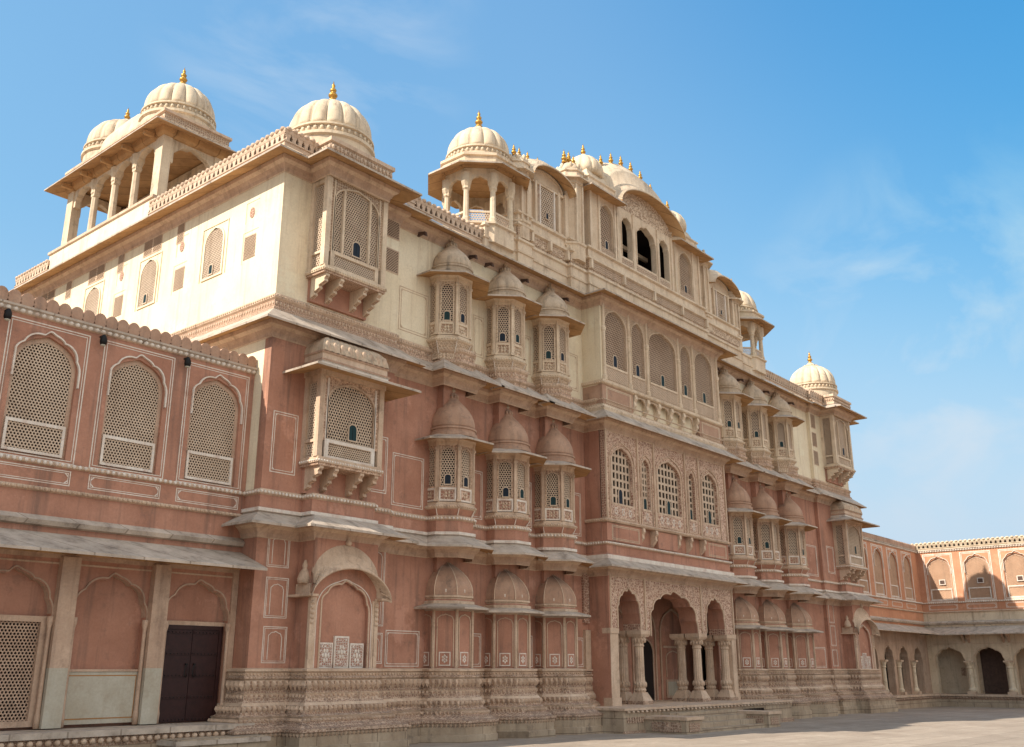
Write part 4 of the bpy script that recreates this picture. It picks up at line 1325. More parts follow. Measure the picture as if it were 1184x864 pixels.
def pcol(x, y, s=1.0):
    mb = MB()
    b = .27 * s
    mb.box(x - b, x + b, y - b, y + b, FL, FL + .10, PLINTH)
    sq = lambda q: [(x - q, y - q), (x + q, y - q), (x + q, y + q), (x - q, y + q)]
    mb.prism_xy(sq(b * .97), FL + .10, FL + .34, TRIM, sq(.15 * s))
    mb.lathe(x, y, [(.15 * s, FL + .34), (.18 * s, FL + .40), (.155 * s, FL + .46), (.185 * s, FL + .56), (.15 * s, FL + .68), (.145 * s, FL + .72), (.135 * s, FL + 1.6), (.135 * s, FL + 1.64), (.165 * s, FL + 1.68), (.145 * s, FL + 1.72), (.15 * s, FL + 1.76), (.22 * s, FL + 1.94)], TRIM, 48, 12, .10, False)
    for k in range(12):
        t = k * math.pi / 6
        mb.ball(x + .17 * s * math.cos(t), y + .17 * s * math.sin(t), FL + .56, .035, .09, TRIM, 5, 3)
        mb.ball(x + .19 * s * math.cos(t), y + .19 * s * math.sin(t), FL + 1.84, .035, .08, TRIM, 5, 3)
    mb.prism_xy(sq(.22 * s), FL + 1.94, FL + 2.02, TRIM, sq(.26 * s))
    mb.prism_xy(sq(.26 * s), FL + 2.02, FL + 2.13, TRIM)
    return ppart(mb, 'column')
for x in (25.85, 29.32, 31.2):
    pcol(x, BF + .20); pcol(x, BF + .80)
for (a, b) in ((24.01, 24.42), (31.32, 31.62)):
    mb = MB()
    mb.box(a, b, BF - .03, BF + .22, FL, 2.74, TRIM)
    mb.box(a - .03, b + .03, BF - .06, BF + .24, FL, FL + .22, TRIM)
    mb.box(a - .02, b + .02, BF - .05, BF + .24, 2.6, 2.75, TRIM)
    ppart(mb, 'pilaster')
mb = MB()
mb.box(BX[0] - .002, BX[0] + .1, BF - .02, W + .1, FL, 4.5, PINK)
ppart(mb, 'side_wall')
mb = MB()
mb.box(23.74, 23.99, W - .10, W - .002, FL, 2.7, TRIM)
ppart(mb, 'pilaster')
mb = MB()
mb.box(23.72, 23.98, W - .08, W - .001, 2.9, 4.3, LACE)
ppart(mb, 'carved_panel')
mb = MB()
mb.box(BX[1] - .05, BX[1] + .003, BF + .62, W + .1, FL, 4.5, PINK)
ppart(mb, 'side_wall')
BWY = 18.6
mb = MB()
mb.box(23.8, 35.2, BWY, BWY + .2, FL, 4.6, PINK)
mb.box(23.8, 24.0, W + .1, BWY, FL, 4.6, PINK)
mb.box(35.0, 35.2, W + .1, BWY, FL, 4.6, PINK)
mb.box(23.8, 35.2, BF + .62, BWY + .2, 4.62, 4.7, DRESS)
mb.box(31.8, 35.2, W + .1, BWY + .2, FL - .1, FL, TRIM)
for c, w, door in ((25.3, 1.0, 1), (27.15, 1.0, 1), (28.9, 1.05, 1), (30.75, 1.25, 0), (33.35, 1.1, 1)):
    arch_band(mb, c, w + .3, FL, 2.75, .85, .07, BWY - .05, BWY, DRESS, 'pointed')
    if door:
        cc = [(c + x, 2.1 + z) for x, z in arch_curve(w, .5, 'pointed', 14)]
        mb.prism_xz([(c - w / 2, FL)] + cc + [(c + w / 2, FL)], BWY - .012, BWY - .003, DARK)
        arch_band(mb, c, w, FL, 2.1, .5, .06, BWY - .035, BWY, DRESS, 'pointed')
    else:
        mb.box(c - w / 2 + .1, c + w / 2 - .1, BWY - .04, BWY - .003, FL + .06, FL + .66, DRESS)
        mb.box(c - w / 2 + .18, c + w / 2 - .18, BWY - .05, BWY - .02, FL + .13, FL + .59, PANEL)
        arch_band(mb, c, w - .35, FL + .74, 1.95, .25, .03, BWY - .03, BWY, TRIM, 'pointed')
        mb.box(c - w / 2, c + w / 2, BWY - .03, BWY, 2.32, 2.38, TRIM)
mb.box(24.3, 31.4, BF + 1.0, BF + 1.2, 3.95, 4.62, DRESS)
ppart(mb, 'porch_room')
# platform and steps
mb = MB()
mb.box(22.75, 33.0, 15.35, 19.4, -.4, FL - .06, BLOCKS)
mb.box(22.70, 33.05, 15.28, 19.4, FL - .06, FL, TRIM)
mb.box(22.70, 33.05, 15.30, 15.36, -.4, .02, PLINTH)
for (a, b) in ((23.75, 24.6), (28.55, 29.35)):
    mb.box(a, b, 14.05, 15.36, -.4, .30, BLOCKS)
    mb.box(a - .04, b + .04, 14.0, 15.34, .30, .38, TRIM)
    mb.box(a + .15, b - .15, 14.03, 14.06, .0, .22, PLINTH)
    mb.box(a - .02, a, 14.2, 15.1, .0, .24, PLINTH)
for k in range(4):
    mb.box(24.6, 28.55, 14.15 + .3 * k, 15.36, -.4, .04 + .13 * k, BLOCKS)
for k in range(46):
    mb.ball(22.9 + k * .22, 15.28, FL - .10, .05, .035, TRIM, 6, 3)
for k in range(7):
    mb.box(22.9 + k * .12, 22.98 + k * .12, 15.325, 15.35, .22, .36, PLINTH)
for k in range(12):
    mb.box(29.5 + k * .12, 29.57 + k * .12, 15.325, 15.35, .30, .40, DARK)
ppart(mb, 'platform_steps')

# ------------------------------------------------------------------ crown of the palace: roof pavilions
CYF = 17.0
crown = empty('roof_crown', (BX[0] - PX0, CYF - PY0, 0), parent=palace)
def cpart(mb, name):
    return part(mb, name, crown)
mb = MB()
# stepped base that runs along the eave between the two chhatris
base = [(18.9, 18.6), (18.9, 17.0)] + [(20.3, 17.0), (20.3, 16.92), (20.95, 16.92), (20.95, 17.02), (22.85, 17.02), (22.85, 16.88), (23.7, 16.88), (23.7, 16.78), (31.35, 16.78), (31.35, 16.9), (34.3, 16.9), (34.3, 17.0), (36.5, 17.0), (36.5, 18.6)]
mb.sweep(base, [(0.0, 13.07, DRESSC), (0.02, 13.42, TRIMC), (.06, 13.44, TRIMC), (.06, 13.50, DRESSC), (0.0, 13.53, DRESSC), (0.0, 13.80, TRIMC), (.06, 13.83, TRIMC), (.06, 13.90, TRIMC), (0, 13.93, TRIMC), (-.5, 13.95, TRIMC)], caps=False)
b2 = base[2:-2]
mb.sweep([(20.2, 18)] + b2 + [(34.5, 18)], [(-.05, 13.9, DRESSC), (-.05, 14.02, LACEC), (-.02, 14.05, LACEC), (-.02, 14.32, LACEC), (.06, 14.35, TRIMC), (.06, 14.42, TRIMC), (-.02, 14.46, DRESSC), (-.05, 14.72, TRIMC), (.03, 14.76, TRIMC), (.03, 14.82, TRIMC), (-.3, 14.84, TRIMC)], caps=False)
for x in (21.0, 21.9, 22.8, 23.8, 25.7, 27.6, 29.5, 31.3):
    mb.box(x - .05, x + .05, 16.70 if x > 23.2 else 16.9, 17.1, 14.02, 14.34, TRIMC)
cpart(mb, 'crown_base')

def chhatri(cx, cy, zb, ap, zc, ze, r, zd, fh, parent):
    root = empty('chhatri', (cx - PX0, cy - PY0, 0), parent=palace)
    mb = MB()
    ring_loft(mb, [(octo(0, 0, ap + .05), zb - .6), (octo(0, 0, ap + .05), zb - .08), (octo(0, 0, ap + .12), zb - .05), (octo(0, 0, ap + .12), zb)], TRIMC)
    part_local(mb, 'floor', root)
    pts = octo(0, 0, ap - .06)
    for (x, y) in pts:
        c = MB()
        sq = lambda q: octo(x, y, q)
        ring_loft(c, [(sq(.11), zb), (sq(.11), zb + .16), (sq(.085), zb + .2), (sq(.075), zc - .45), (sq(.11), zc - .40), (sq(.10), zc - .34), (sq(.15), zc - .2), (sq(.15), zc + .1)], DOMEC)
        part_local(c, 'column', root)
    side = 2 * ap * math.tan(math.pi / 8)
    mb = MB(); rl = MB()
    for k in range(8):
        a = k * math.pi / 4
        ax = (math.cos(a), math.sin(a), 0); ay = (-math.sin(a), math.cos(a), 0)
        mb.frame((-ap * ay[0], -ap * ay[1], 0), ax, ay)
        arch_plate(mb, -side / 2, side / 2, zc - .42, ze + .02, 0, side - .24, zc - .42, zc - .30, .30, 0, .10, DOMEC, 'cusped', n=24)
        rl.frame((-ap * ay[0], -ap * ay[1], 0), ax, ay)
        if k in (0, 1, 7, 6, 2):
            rl.box(-side / 2 + .08, side / 2 - .08, .02, .08, zb + .34, zb + .40, TRIMC)
            rl.box(-side / 2 + .08, side / 2 - .08, .02, .08, zb, zb + .05, TRIMC)
    mb.frame()
    part_local(mb, 'arches', root); part_local(rl, 'railing', root)
    for k in (0, 7, 1):
        a = k * math.pi / 4
        u = -side / 2 + .1
        place_jali(root, side - .2, .30, .075, JALIC, u * math.cos(a) + (ap - .035) * math.sin(a), u * math.sin(a) - (ap - .035) * math.cos(a), zb + .05, a, 'hex', .36, 'rail_screen')
    mb = MB()
    ring_loft(mb, [(octo(0, 0, ap - .1), ze), (octo(0, 0, ap + .08), ze - .02), (octo(0, 0, ap + .1), ze + .06), (octo(0, 0, ap + .52), ze - .10), (octo(0, 0, ap + .52), ze - .05), (octo(0, 0, ap + .1), ze + .16), (octo(0, 0, ap + .1), ze + .34), (octo(0, 0, ap + .16), ze + .36), (octo(0, 0, ap + .16), ze + .44), (octo(0, 0, ap + .02), ze + .46)],
              SOFFIT, [SOFFIT, SOFFIT, SOFFIT, SLATE, TRIMC, TRIMC, TRIMC, TRIMC, TRIMC])
    part_local(mb, 'eave', root)
    d = dome(root, cx, cy, ze + .4, r, zd, 14, fh)
    return root
chhatri(19.58, 17.9, 13.95, 1.0, 15.45, 15.72, .98, 16.48, .62, palace)
chhatri(35.9, 17.9, 13.95, 1.0, 15.3, 15.5, .98, 16.15, .5, palace)

def turret(x, y, z0, ze, zt, hw=.34, fins=1, fh=.3):
    root = empty('turret', (x - PX0, y - PY0, 0), parent=palace)
    mb = MB()
    o = lambda q: octo(0, 0, q)
    ring_loft(mb, [(o(hw + .08), z0 - .5), (o(hw + .08), z0 + .0), (o(hw + .12), z0 + .03), (o(hw + .12), z0 + .1), (o(hw), z0 + .14), (o(hw), ze - .2), (o(hw + .06), ze - .16), (o(hw + .06), ze - .06), (o(hw + .1), ze)], DRESSC)
    for (px, py) in o(hw + .015):
        mb.box(px - .035, px + .035, py - .035, py + .035, z0 + .14, ze - .2, TRIMC)
    part_local(mb, 'shaft', root)
    mb = MB()
    ring_loft(mb, [(o(hw + .05), ze - .02), (o(hw + .24), ze - .06), (o(hw + .24), ze - .01), (o(hw + .08), ze + .08), (o(hw + .06), ze + .24), (o(hw + .11), ze + .26), (o(hw + .11), ze + .32), (o(hw), ze + .34)], TRIMC)
    part_local(mb, 'eave', root)
    mb = MB()
    r = hw * 1.1
    H = zt - ze - .34
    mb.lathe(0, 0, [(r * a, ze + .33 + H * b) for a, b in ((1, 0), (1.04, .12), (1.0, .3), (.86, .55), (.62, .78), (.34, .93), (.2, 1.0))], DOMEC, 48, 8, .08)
    for k in range(8):
        t = k * math.pi / 4
        mb.ball(r * .9 * math.cos(t), r * .9 * math.sin(t), ze + .42 + H * .2, .07, .12, DOMEC, 6, 3)
    part_local(mb, 'dome', root)
    for k in range(fins):
        link('finial', finial_mesh(fh, GOLD), root, ((k - (fins - 1) / 2) * .26, 0, zt - .03 - .05 * abs(k - (fins - 1) / 2)))
turret(20.62, 17.25, 14.45, 16.25, 16.9, .30, 2, .42)
turret(23.28, 17.2, 14.6, 17.0, 17.75, .38, 3, .5)
turret(31.85, 17.35, 14.6, 16.95, 17.5, .36, 1, .42)
turret(34.35, 17.3, 14.45, 16.1, 16.6, .30, 1, .3)

def bangla_bay(x0, x1, yf, z0, spring, rise, fins):
    """bay with a pierced panel under a bow shaped (bangla) roof"""
    cx, hw = (x0 + x1) / 2, (x1 - x0) / 2
    root = empty('bangla_bay', (cx - PX0, yf - PY0, 0), parent=palace)
    mb = MB()
    mb.box(-hw, hw, .12, 1.6, z0 - .5, spring, DRESSC)
    n = 24
    cv = [(x, spring + z) for x, z in arch_curve(2 * hw, rise, 'round', n)]
    mb.prism_xz([(-hw, spring - .02)] + cv + [(hw, spring - .02)], .11, 1.6, DRESSC)
    w, h = hw * .62, spring - z0 - .1
    for s in (-1, 1):
        mb.box(s * hw - .08, s * hw + .08, -.02, .12, z0 - .3, spring + .04, TRIMC)
        mb.box(s * hw * .62 - .05, s * hw * .62 + .05, .0, .12, z0, spring, TRIMC)
        mb.box(s * w / 1 * .62 - .03, s * w * .62 + .03, .02, .12, z0, spring - .05, WHITE)
    mb.box(-hw, hw, .03, .12, spring - .08, spring - .02, TRIMC)
    mb.box(-hw, hw, .03, .12, z0, z0 + .05, TRIMC)
    mb.box(-w * .62, w * .62, .11, .118, z0, spring, DARK)
    arch_band(mb, 0, hw * 2 - .25, spring, spring, rise * .82, .05, .06, .12, TRIMC, 'round')
    part_local(mb, 'bay_wall', root)
    place_jali(root, w * 1.2, h + .05, .085, JALIC, -w * .6, .07, z0 + .03, 0, 'hex', .36)
    shutter(root, .12, .2, BLUE, 0, .055, z0 + .3, 0)
    mb = MB()
    for k in range(n):
        pr = [(.05, -.02), (-.34, -.10), (-.34, -.04), (-.02, .10), (-.02, .22), (.05, .24), (.05, .30), (.3, .42), (.9, .5), (1.6, .42)]
        A, B = [], []
        for (lst, q) in ((A, k), (B, k + 1)):
            t = q / n
            x = -math.cos(math.pi * t); zz = math.sin(math.pi * t) ** 1.05 * rise
            for y, z in pr:
                lst.append(mb.P(x * (hw + .12), y, spring + zz + z * (.55 + .45 * math.sin(math.pi * t))))
        for i in range(len(pr) - 1):
            mb.F((A[i], B[i], B[i + 1], A[i + 1]), SOFFIT if i == 0 else (TRIMC if i < 6 else DOMEC), True)
    part_local(mb, 'bangla_roof', root)
    for q in fins:
        link('finial', finial_mesh(.42, GOLD), root, (q * hw, .6, spring + rise * (1 - q * q) + .44))
bangla_bay(20.95, 22.85, 17.02, 14.85, 16.28, .55, (-.3, .25))
bangla_bay(32.2, 34.1, 17.02, 14.85, 16.15, .55, (.1, .6))

# central pavilion: side bays with pierced screens, three open arches, great bow roof
cp = empty('crown_pavilion', (24.0 - PX0, 16.9 - PY0, 0), parent=palace)
def cpp(mb, name):
    return part(mb, name, cp)
YF = 16.9
mb = MB()
def o_plate(a, b, c, w, zb, s, r, kind, m=DRESSC):
    arch_plate(mb, a, b, 14.82, 17.02, c, w, zb, s, r, YF, YF + .2, m, kind, n=36 if kind == 'cusped' else 20)
    arch_band(mb, c, w + .01, zb, s, r + .01, .035, YF - .02, YF + .02, TRIMC, kind, 36 if kind == 'cusped' else 20)
o_plate(23.98, 25.55, 24.95, .80, 15.12, 16.2, .55, 'pointed')
o_plate(25.55, 26.55, 26.18, .66, 15.2, 16.3, .42, 'cusped', TRIMC)
o_plate(26.55, 28.25, 27.42, 1.30, 15.2, 16.15, .62, 'cusped', TRIMC)
o_plate(28.25, 29.25, 28.62, .66, 15.2, 16.3, .42, 'cusped', TRIMC)
o_plate(29.25, 31.2, 30.15, .90, 15.12, 16.2, .55, 'pointed')
for x in (24.02, 24.5, 25.45, 25.6, 26.6, 28.2, 29.15, 29.4, 30.7, 31.15):
    mb.box(x - .05, x + .05, YF - .04, YF, 14.84, 17.0, TRIMC)
for c, w in ((24.95, .8), (26.18, .66), (27.42, 1.3), (28.62, .66), (30.15, .9)):
    mb.box(c - w / 2, c + w / 2, YF - .012, YF + .02, 14.88, 15.12, LACEC)
mb.box(23.98, 24.1, YF + .2, 19.4, 14.8, 17.02, DRESSC); mb.box(31.08, 31.2, YF + .2, 19.4, 14.8, 17.02, DRESSC)
mb.box(24.1, 31.08, 19.2, 19.4, 14.8, 17.02, DARK)
mb.box(24.1, 31.08, YF + .2, 19.3, 14.7, 14.8, DARK)
mb.box(25.3, 25.5, YF + .2, 19.3, 14.8, 17.0, DARK); mb.box(29.3, 29.5, YF + .2, 19.3, 14.8, 17.0, DARK)
mb.box(25.5, 29.3, 18.0, 18.12, 16.4, 16.55, DRESSC)
# tympanum of the great arch
cv = [(27.4 + x, 17.0 + z) for x, z in arch_curve(3.7, .98, 'round', 30)]
mb.prism_xz([(25.55, 16.98)] + cv + [(29.25, 16.98)], YF + .02, YF + .3, LACEC)
cpp(mb, 'pavilion_wall')
mb = MB()
mb.box(24.1, 31.1, YF + .19, 19.3, 17.0, 17.1, DARK)
cpp(mb, 'ceiling')
for c, w in ((24.95, .8), (30.15, .9)):
    win = empty('jali_window', (c - 24.0, .08, 15.1), parent=cp)
    link('jali_screen', jali_mesh(w + .02, 1.68, .085, JALI, .014, .33), win, (-w / 2 - .01, 0, 0))
    shutter(win, .16, .3, BLUE, .06, -.01, .06, 0)
mb = MB()
place = [(23.98, YF + .0, 17.0)]
# side eaves
for (a, b) in ((23.98, 25.62), (29.2, 31.2)):
    mb = MB()
    p4 = [(a, 18.4), (a, YF), (b, YF)] if a < 25 else [(a, YF), (b, YF), (b, 18.4)]
    mb.sweep(p4, [(.0, 16.95, SOFFIT), (.45, 16.86, SOFFIT), (.45, 16.91, SLATE), (0, 17.10, TRIMC), (.0, 17.2, TRIMC), (.04, 17.22, TRIMC), (.04, 17.28, TRIMC), (0, 17.30, TRIMC), (-.02, 17.46, TRIMC), (.03, 17.5, TRIMC), (.03, 17.55, TRIMC), (-.15, 17.62, DOMEC)])
    # stepped hip that carries the corner dome
    mb.sweep([(a + .1, 18.3), (a + .1, YF + .1), (b - .1, YF + .1), (b - .1, 18.3)], [(0, 17.5, DOMEC), (-.05, 17.72, DOMEC), (-.15, 17.95, DOMEC), (-.32, 18.12, DOMEC), (-.5, 18.22, DOMEC)], caps=False)
    cpp(mb, 'side_eave')
mb = MB()
n = 40
HW, RS = 1.86, .98
for k in range(n):
    pr = [(.1, -.04), (-.46, -.16), (-.46, -.09), (-.06, .10), (-.06, .24), (.04, .26), (.04, .34), (.12, .36), (.12, .84), (.2, .92), (.55, 1.32), (1.1, 1.55), (1.9, 1.5), (2.4, 1.0)]
    A, B = [], []
    for (lst, q) in ((A, k), (B, k + 1)):
        t = q / n
        x = -math.cos(math.pi * t); s = math.sin(math.pi * t)
        for y, z in pr:
            lst.append(mb.P(27.4 + x * (HW + (.25 if y < -.3 else .0) + max(0, z) * .35), YF + y, 17.02 + RS * s ** 1.05 + z * (.62 + .38 * s)))
    for i in range(len(pr) - 1):
        mb.F((A[i], B[i], B[i + 1], A[i + 1]), SOFFIT if i == 0 else (TRIMC if i < 8 else DOMEC), True)
cpp(mb, 'bow_roof')
for x in (25.6, 26.25, 26.9, 27.55, 28.2, 28.9):
    sq_ = math.sqrt(1 - ((x - 27.4) / 2.32) ** 2)
    link('finial', finial_mesh(.48, GOLD), cp, (x - 24.0, .6, 17.0 + RS * sq_ ** 1.05 + 1.32 * (.62 + .38 * sq_)))
for x in (24.75, 30.35):
    d = MB()
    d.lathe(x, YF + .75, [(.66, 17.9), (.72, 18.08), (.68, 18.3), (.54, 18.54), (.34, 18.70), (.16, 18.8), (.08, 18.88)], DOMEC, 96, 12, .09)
    part(d, 'corner_dome', cp)
    link('finial', finial_mesh(.48, GOLD), cp, (x - 24.0, .75, 18.84))
for xx in (25.6, 29.4):
    mb = MB()
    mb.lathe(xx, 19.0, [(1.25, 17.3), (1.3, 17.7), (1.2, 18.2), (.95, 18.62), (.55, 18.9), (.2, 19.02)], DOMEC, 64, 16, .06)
    cpp(mb, 'rear_dome')
mb = MB()
mb.box(24.2, 31.0, 17.6, 19.4, 17.08, 17.6, DOMEC)
cpp(mb, 'roof_slab')
mb = MB()
rb = random.Random(3)
for k in range(16):                                # broken, weathered plaster lumps on the right hand roof
    t = k / 15
    mb.ball(29.6 + 1.7 * t, YF + .3 + rb.random() * .4, 18.25 - .75 * t + rb.random() * .1, .12 + rb.random() * .07, .10 + rb.random() * .06, DOMEP, 7, 4)
cpp(mb, 'roof_ornament')

for x in (16.6, 18.6, 19.3, 20.9, 22.9, 32.6, 34.6, 36.9, 39.3):
    mb = MB()
    mb.prism_yz([(W, 12.86), (W - .30, 12.80), (W - .34, 12.66), (W - .26, 12.70), (W - .2, 12.76), (W, 12.74)], x - .035, x + .035, OLDWOOD)
    part(mb, 'rain_spout')

# ------------------------------------------------------------------ long pavilion on the left side of the roof
lp = empty('roof_pavilion', (12.1 - PX0, 22.7 - PY0, 13.3), parent=palace)
def lpart(mb, name):
    return part(mb, name, lp)
X0, X1, Y0, Y1 = 12.1, 14.0, 23.05, 28.6
DZ = .36                                          # the columns are tall and slim
mb = MB()
q = [(X0, Y1), (X0, Y0), (X1, Y0), (X1, Y1)]
mb.sweep(q, [(.22, 13.2, CREAM), (.22, 13.86, CREAM), (.27, 13.88, TRIM), (.27, 13.96, TRIM), (0, 14.02, TRIM), (-.3, 14.03, TRIM)], closed=True)
lpart(mb, 'base')
def sq_col(x, y, hw, name='column'):
    c = MB()
    s = lambda a: octo(x, y, a)
    ring_loft(c, [(s(hw * 1.3), 14.02), (s(hw * 1.3), 14.2), (s(hw), 14.25), (s(hw * .9), 15.1 + DZ), (s(hw * 1.35), 15.16 + DZ), (s(hw * 1.2), 15.24 + DZ), (s(hw * 1.7), 15.4 + DZ), (s(hw * 1.7), 15.6 + DZ)], DOMEC)
    return lpart(c, name)
for (x, y) in ((X0, Y0), (X1, Y0), (X0, Y1), (X1, Y1)):
    c = MB()
    c.box(x - (.02 if x == X0 else .26), x + (.26 if x == X0 else .02), y - (.02 if y == Y0 else .36), y + (.36 if y == Y0 else .02), 14.02, 15.66 + DZ, DOMEC)
    lpart(c, 'corner_pier')
ys = [Y0 + .36 + (Y1 - Y0 - .72) * k / 4 for k in range(5)]
for y in ys[1:-1]:
    sq_col(X0 + .12, y, .10); sq_col(X1 - .12, y, .10)
mb = MB()
for x, s in ((X0, 1), (X1 - .2, 1)):
    mb.frame((x, 0, 0), (0, -1, 0), (1, 0, 0))
    for a, b in zip(ys, ys[1:]):
        arch_plate(mb, -b, -a, 15.05 + DZ, 15.75 + DZ, -(a + b) / 2, (b - a) - .16, 15.05 + DZ, 15.1 + DZ, .48, .02, .2, DOMEC, 'cusped', n=36)
mb.frame()
for y in (Y0, Y1 - .2):
    arch_plate(mb, X0 + .26, X1 - .26, 14.9 + DZ, 15.75 + DZ, (X0 + X1) / 2, X1 - X0 - .62, 14.9 + DZ, 15.0 + DZ, .55, y + .02, y + .2, DOMEC, 'cusped', n=40)
lpart(mb, 'arches')
mb = MB()
mb.sweep(q, [(-.1, 15.98, SOFFIT), (.05, 16.00, SOFFIT), (.1, 16.08, SOFFIT), (.13, 16.24, SOFFIT), (.56, 16.08, SOFFIT), (.56, 16.12, SLATE), (.1, 16.38, TRIM), (.14, 16.38, TRIM), (.14, 16.44, LACEC), (.10, 16.46, LACEC), (.10, 16.64, LACEC), (.16, 16.66, TRIM), (.16, 16.74, TRIM), (-.1, 16.78, TRIM), (-.94, 16.81, DOMEC)], closed=True)
mb.quad((X0 - .1, Y0 - .1, 15.8 + DZ), (X1 + .1, Y0 - .1, 15.8 + DZ), (X1 + .1, Y1 + .1, 15.8 + DZ), (X0 - .1, Y1 + .1, 15.8 + DZ), SOFFIT)
for y in ys:
    mb.box(X0 - .42, X0 + .05, y - .05, y + .05, 15.62 + DZ, 15.74 + DZ, SOFFIT)
lpart(mb, 'eave')
dome(lp, 13.08, 24.15, 16.4 + DZ, 1.05, 16.95 + DZ, 16, .62)
dome(lp, 13.08, 27.45, 16.4 + DZ, 1.12, 16.95 + DZ, 16, .5)
mb = MB()
n = 24
for k in range(n):
    a0, a1 = math.pi * k / n, math.pi * (k + 1) / n
    P0 = [(13.05 - .98 * math.cos(a), 16.7 + 1.12 * math.sin(a)) for a in (a0, a1)]
    for j in range(60):
        u0, u1 = 24.3 + 2.9 * j / 60, 24.3 + 2.9 * (j + 1) / 60
        b0 = .12 * math.sin(math.pi * j / 60) + .07 * abs(math.sin(math.pi * j / 6)) ** .5; b1 = .12 * math.sin(math.pi * (j + 1) / 60) + .07 * abs(math.sin(math.pi * (j + 1) / 6)) ** .5
        mb.quad((P0[0][0], u0, P0[0][1] + b0), (P0[1][0], u0, P0[1][1] + b0), (P0[1][0], u1, P0[1][1] + b1), (P0[0][0], u1, P0[0][1] + b1), DOMEC)
lpart(mb, 'vault')
for y in (25.2, 26.1):
    o = link('finial', finial_mesh(.34, GOLD), lp, (13.05 - 12.1, y - 22.7, 17.95 - 13.3))

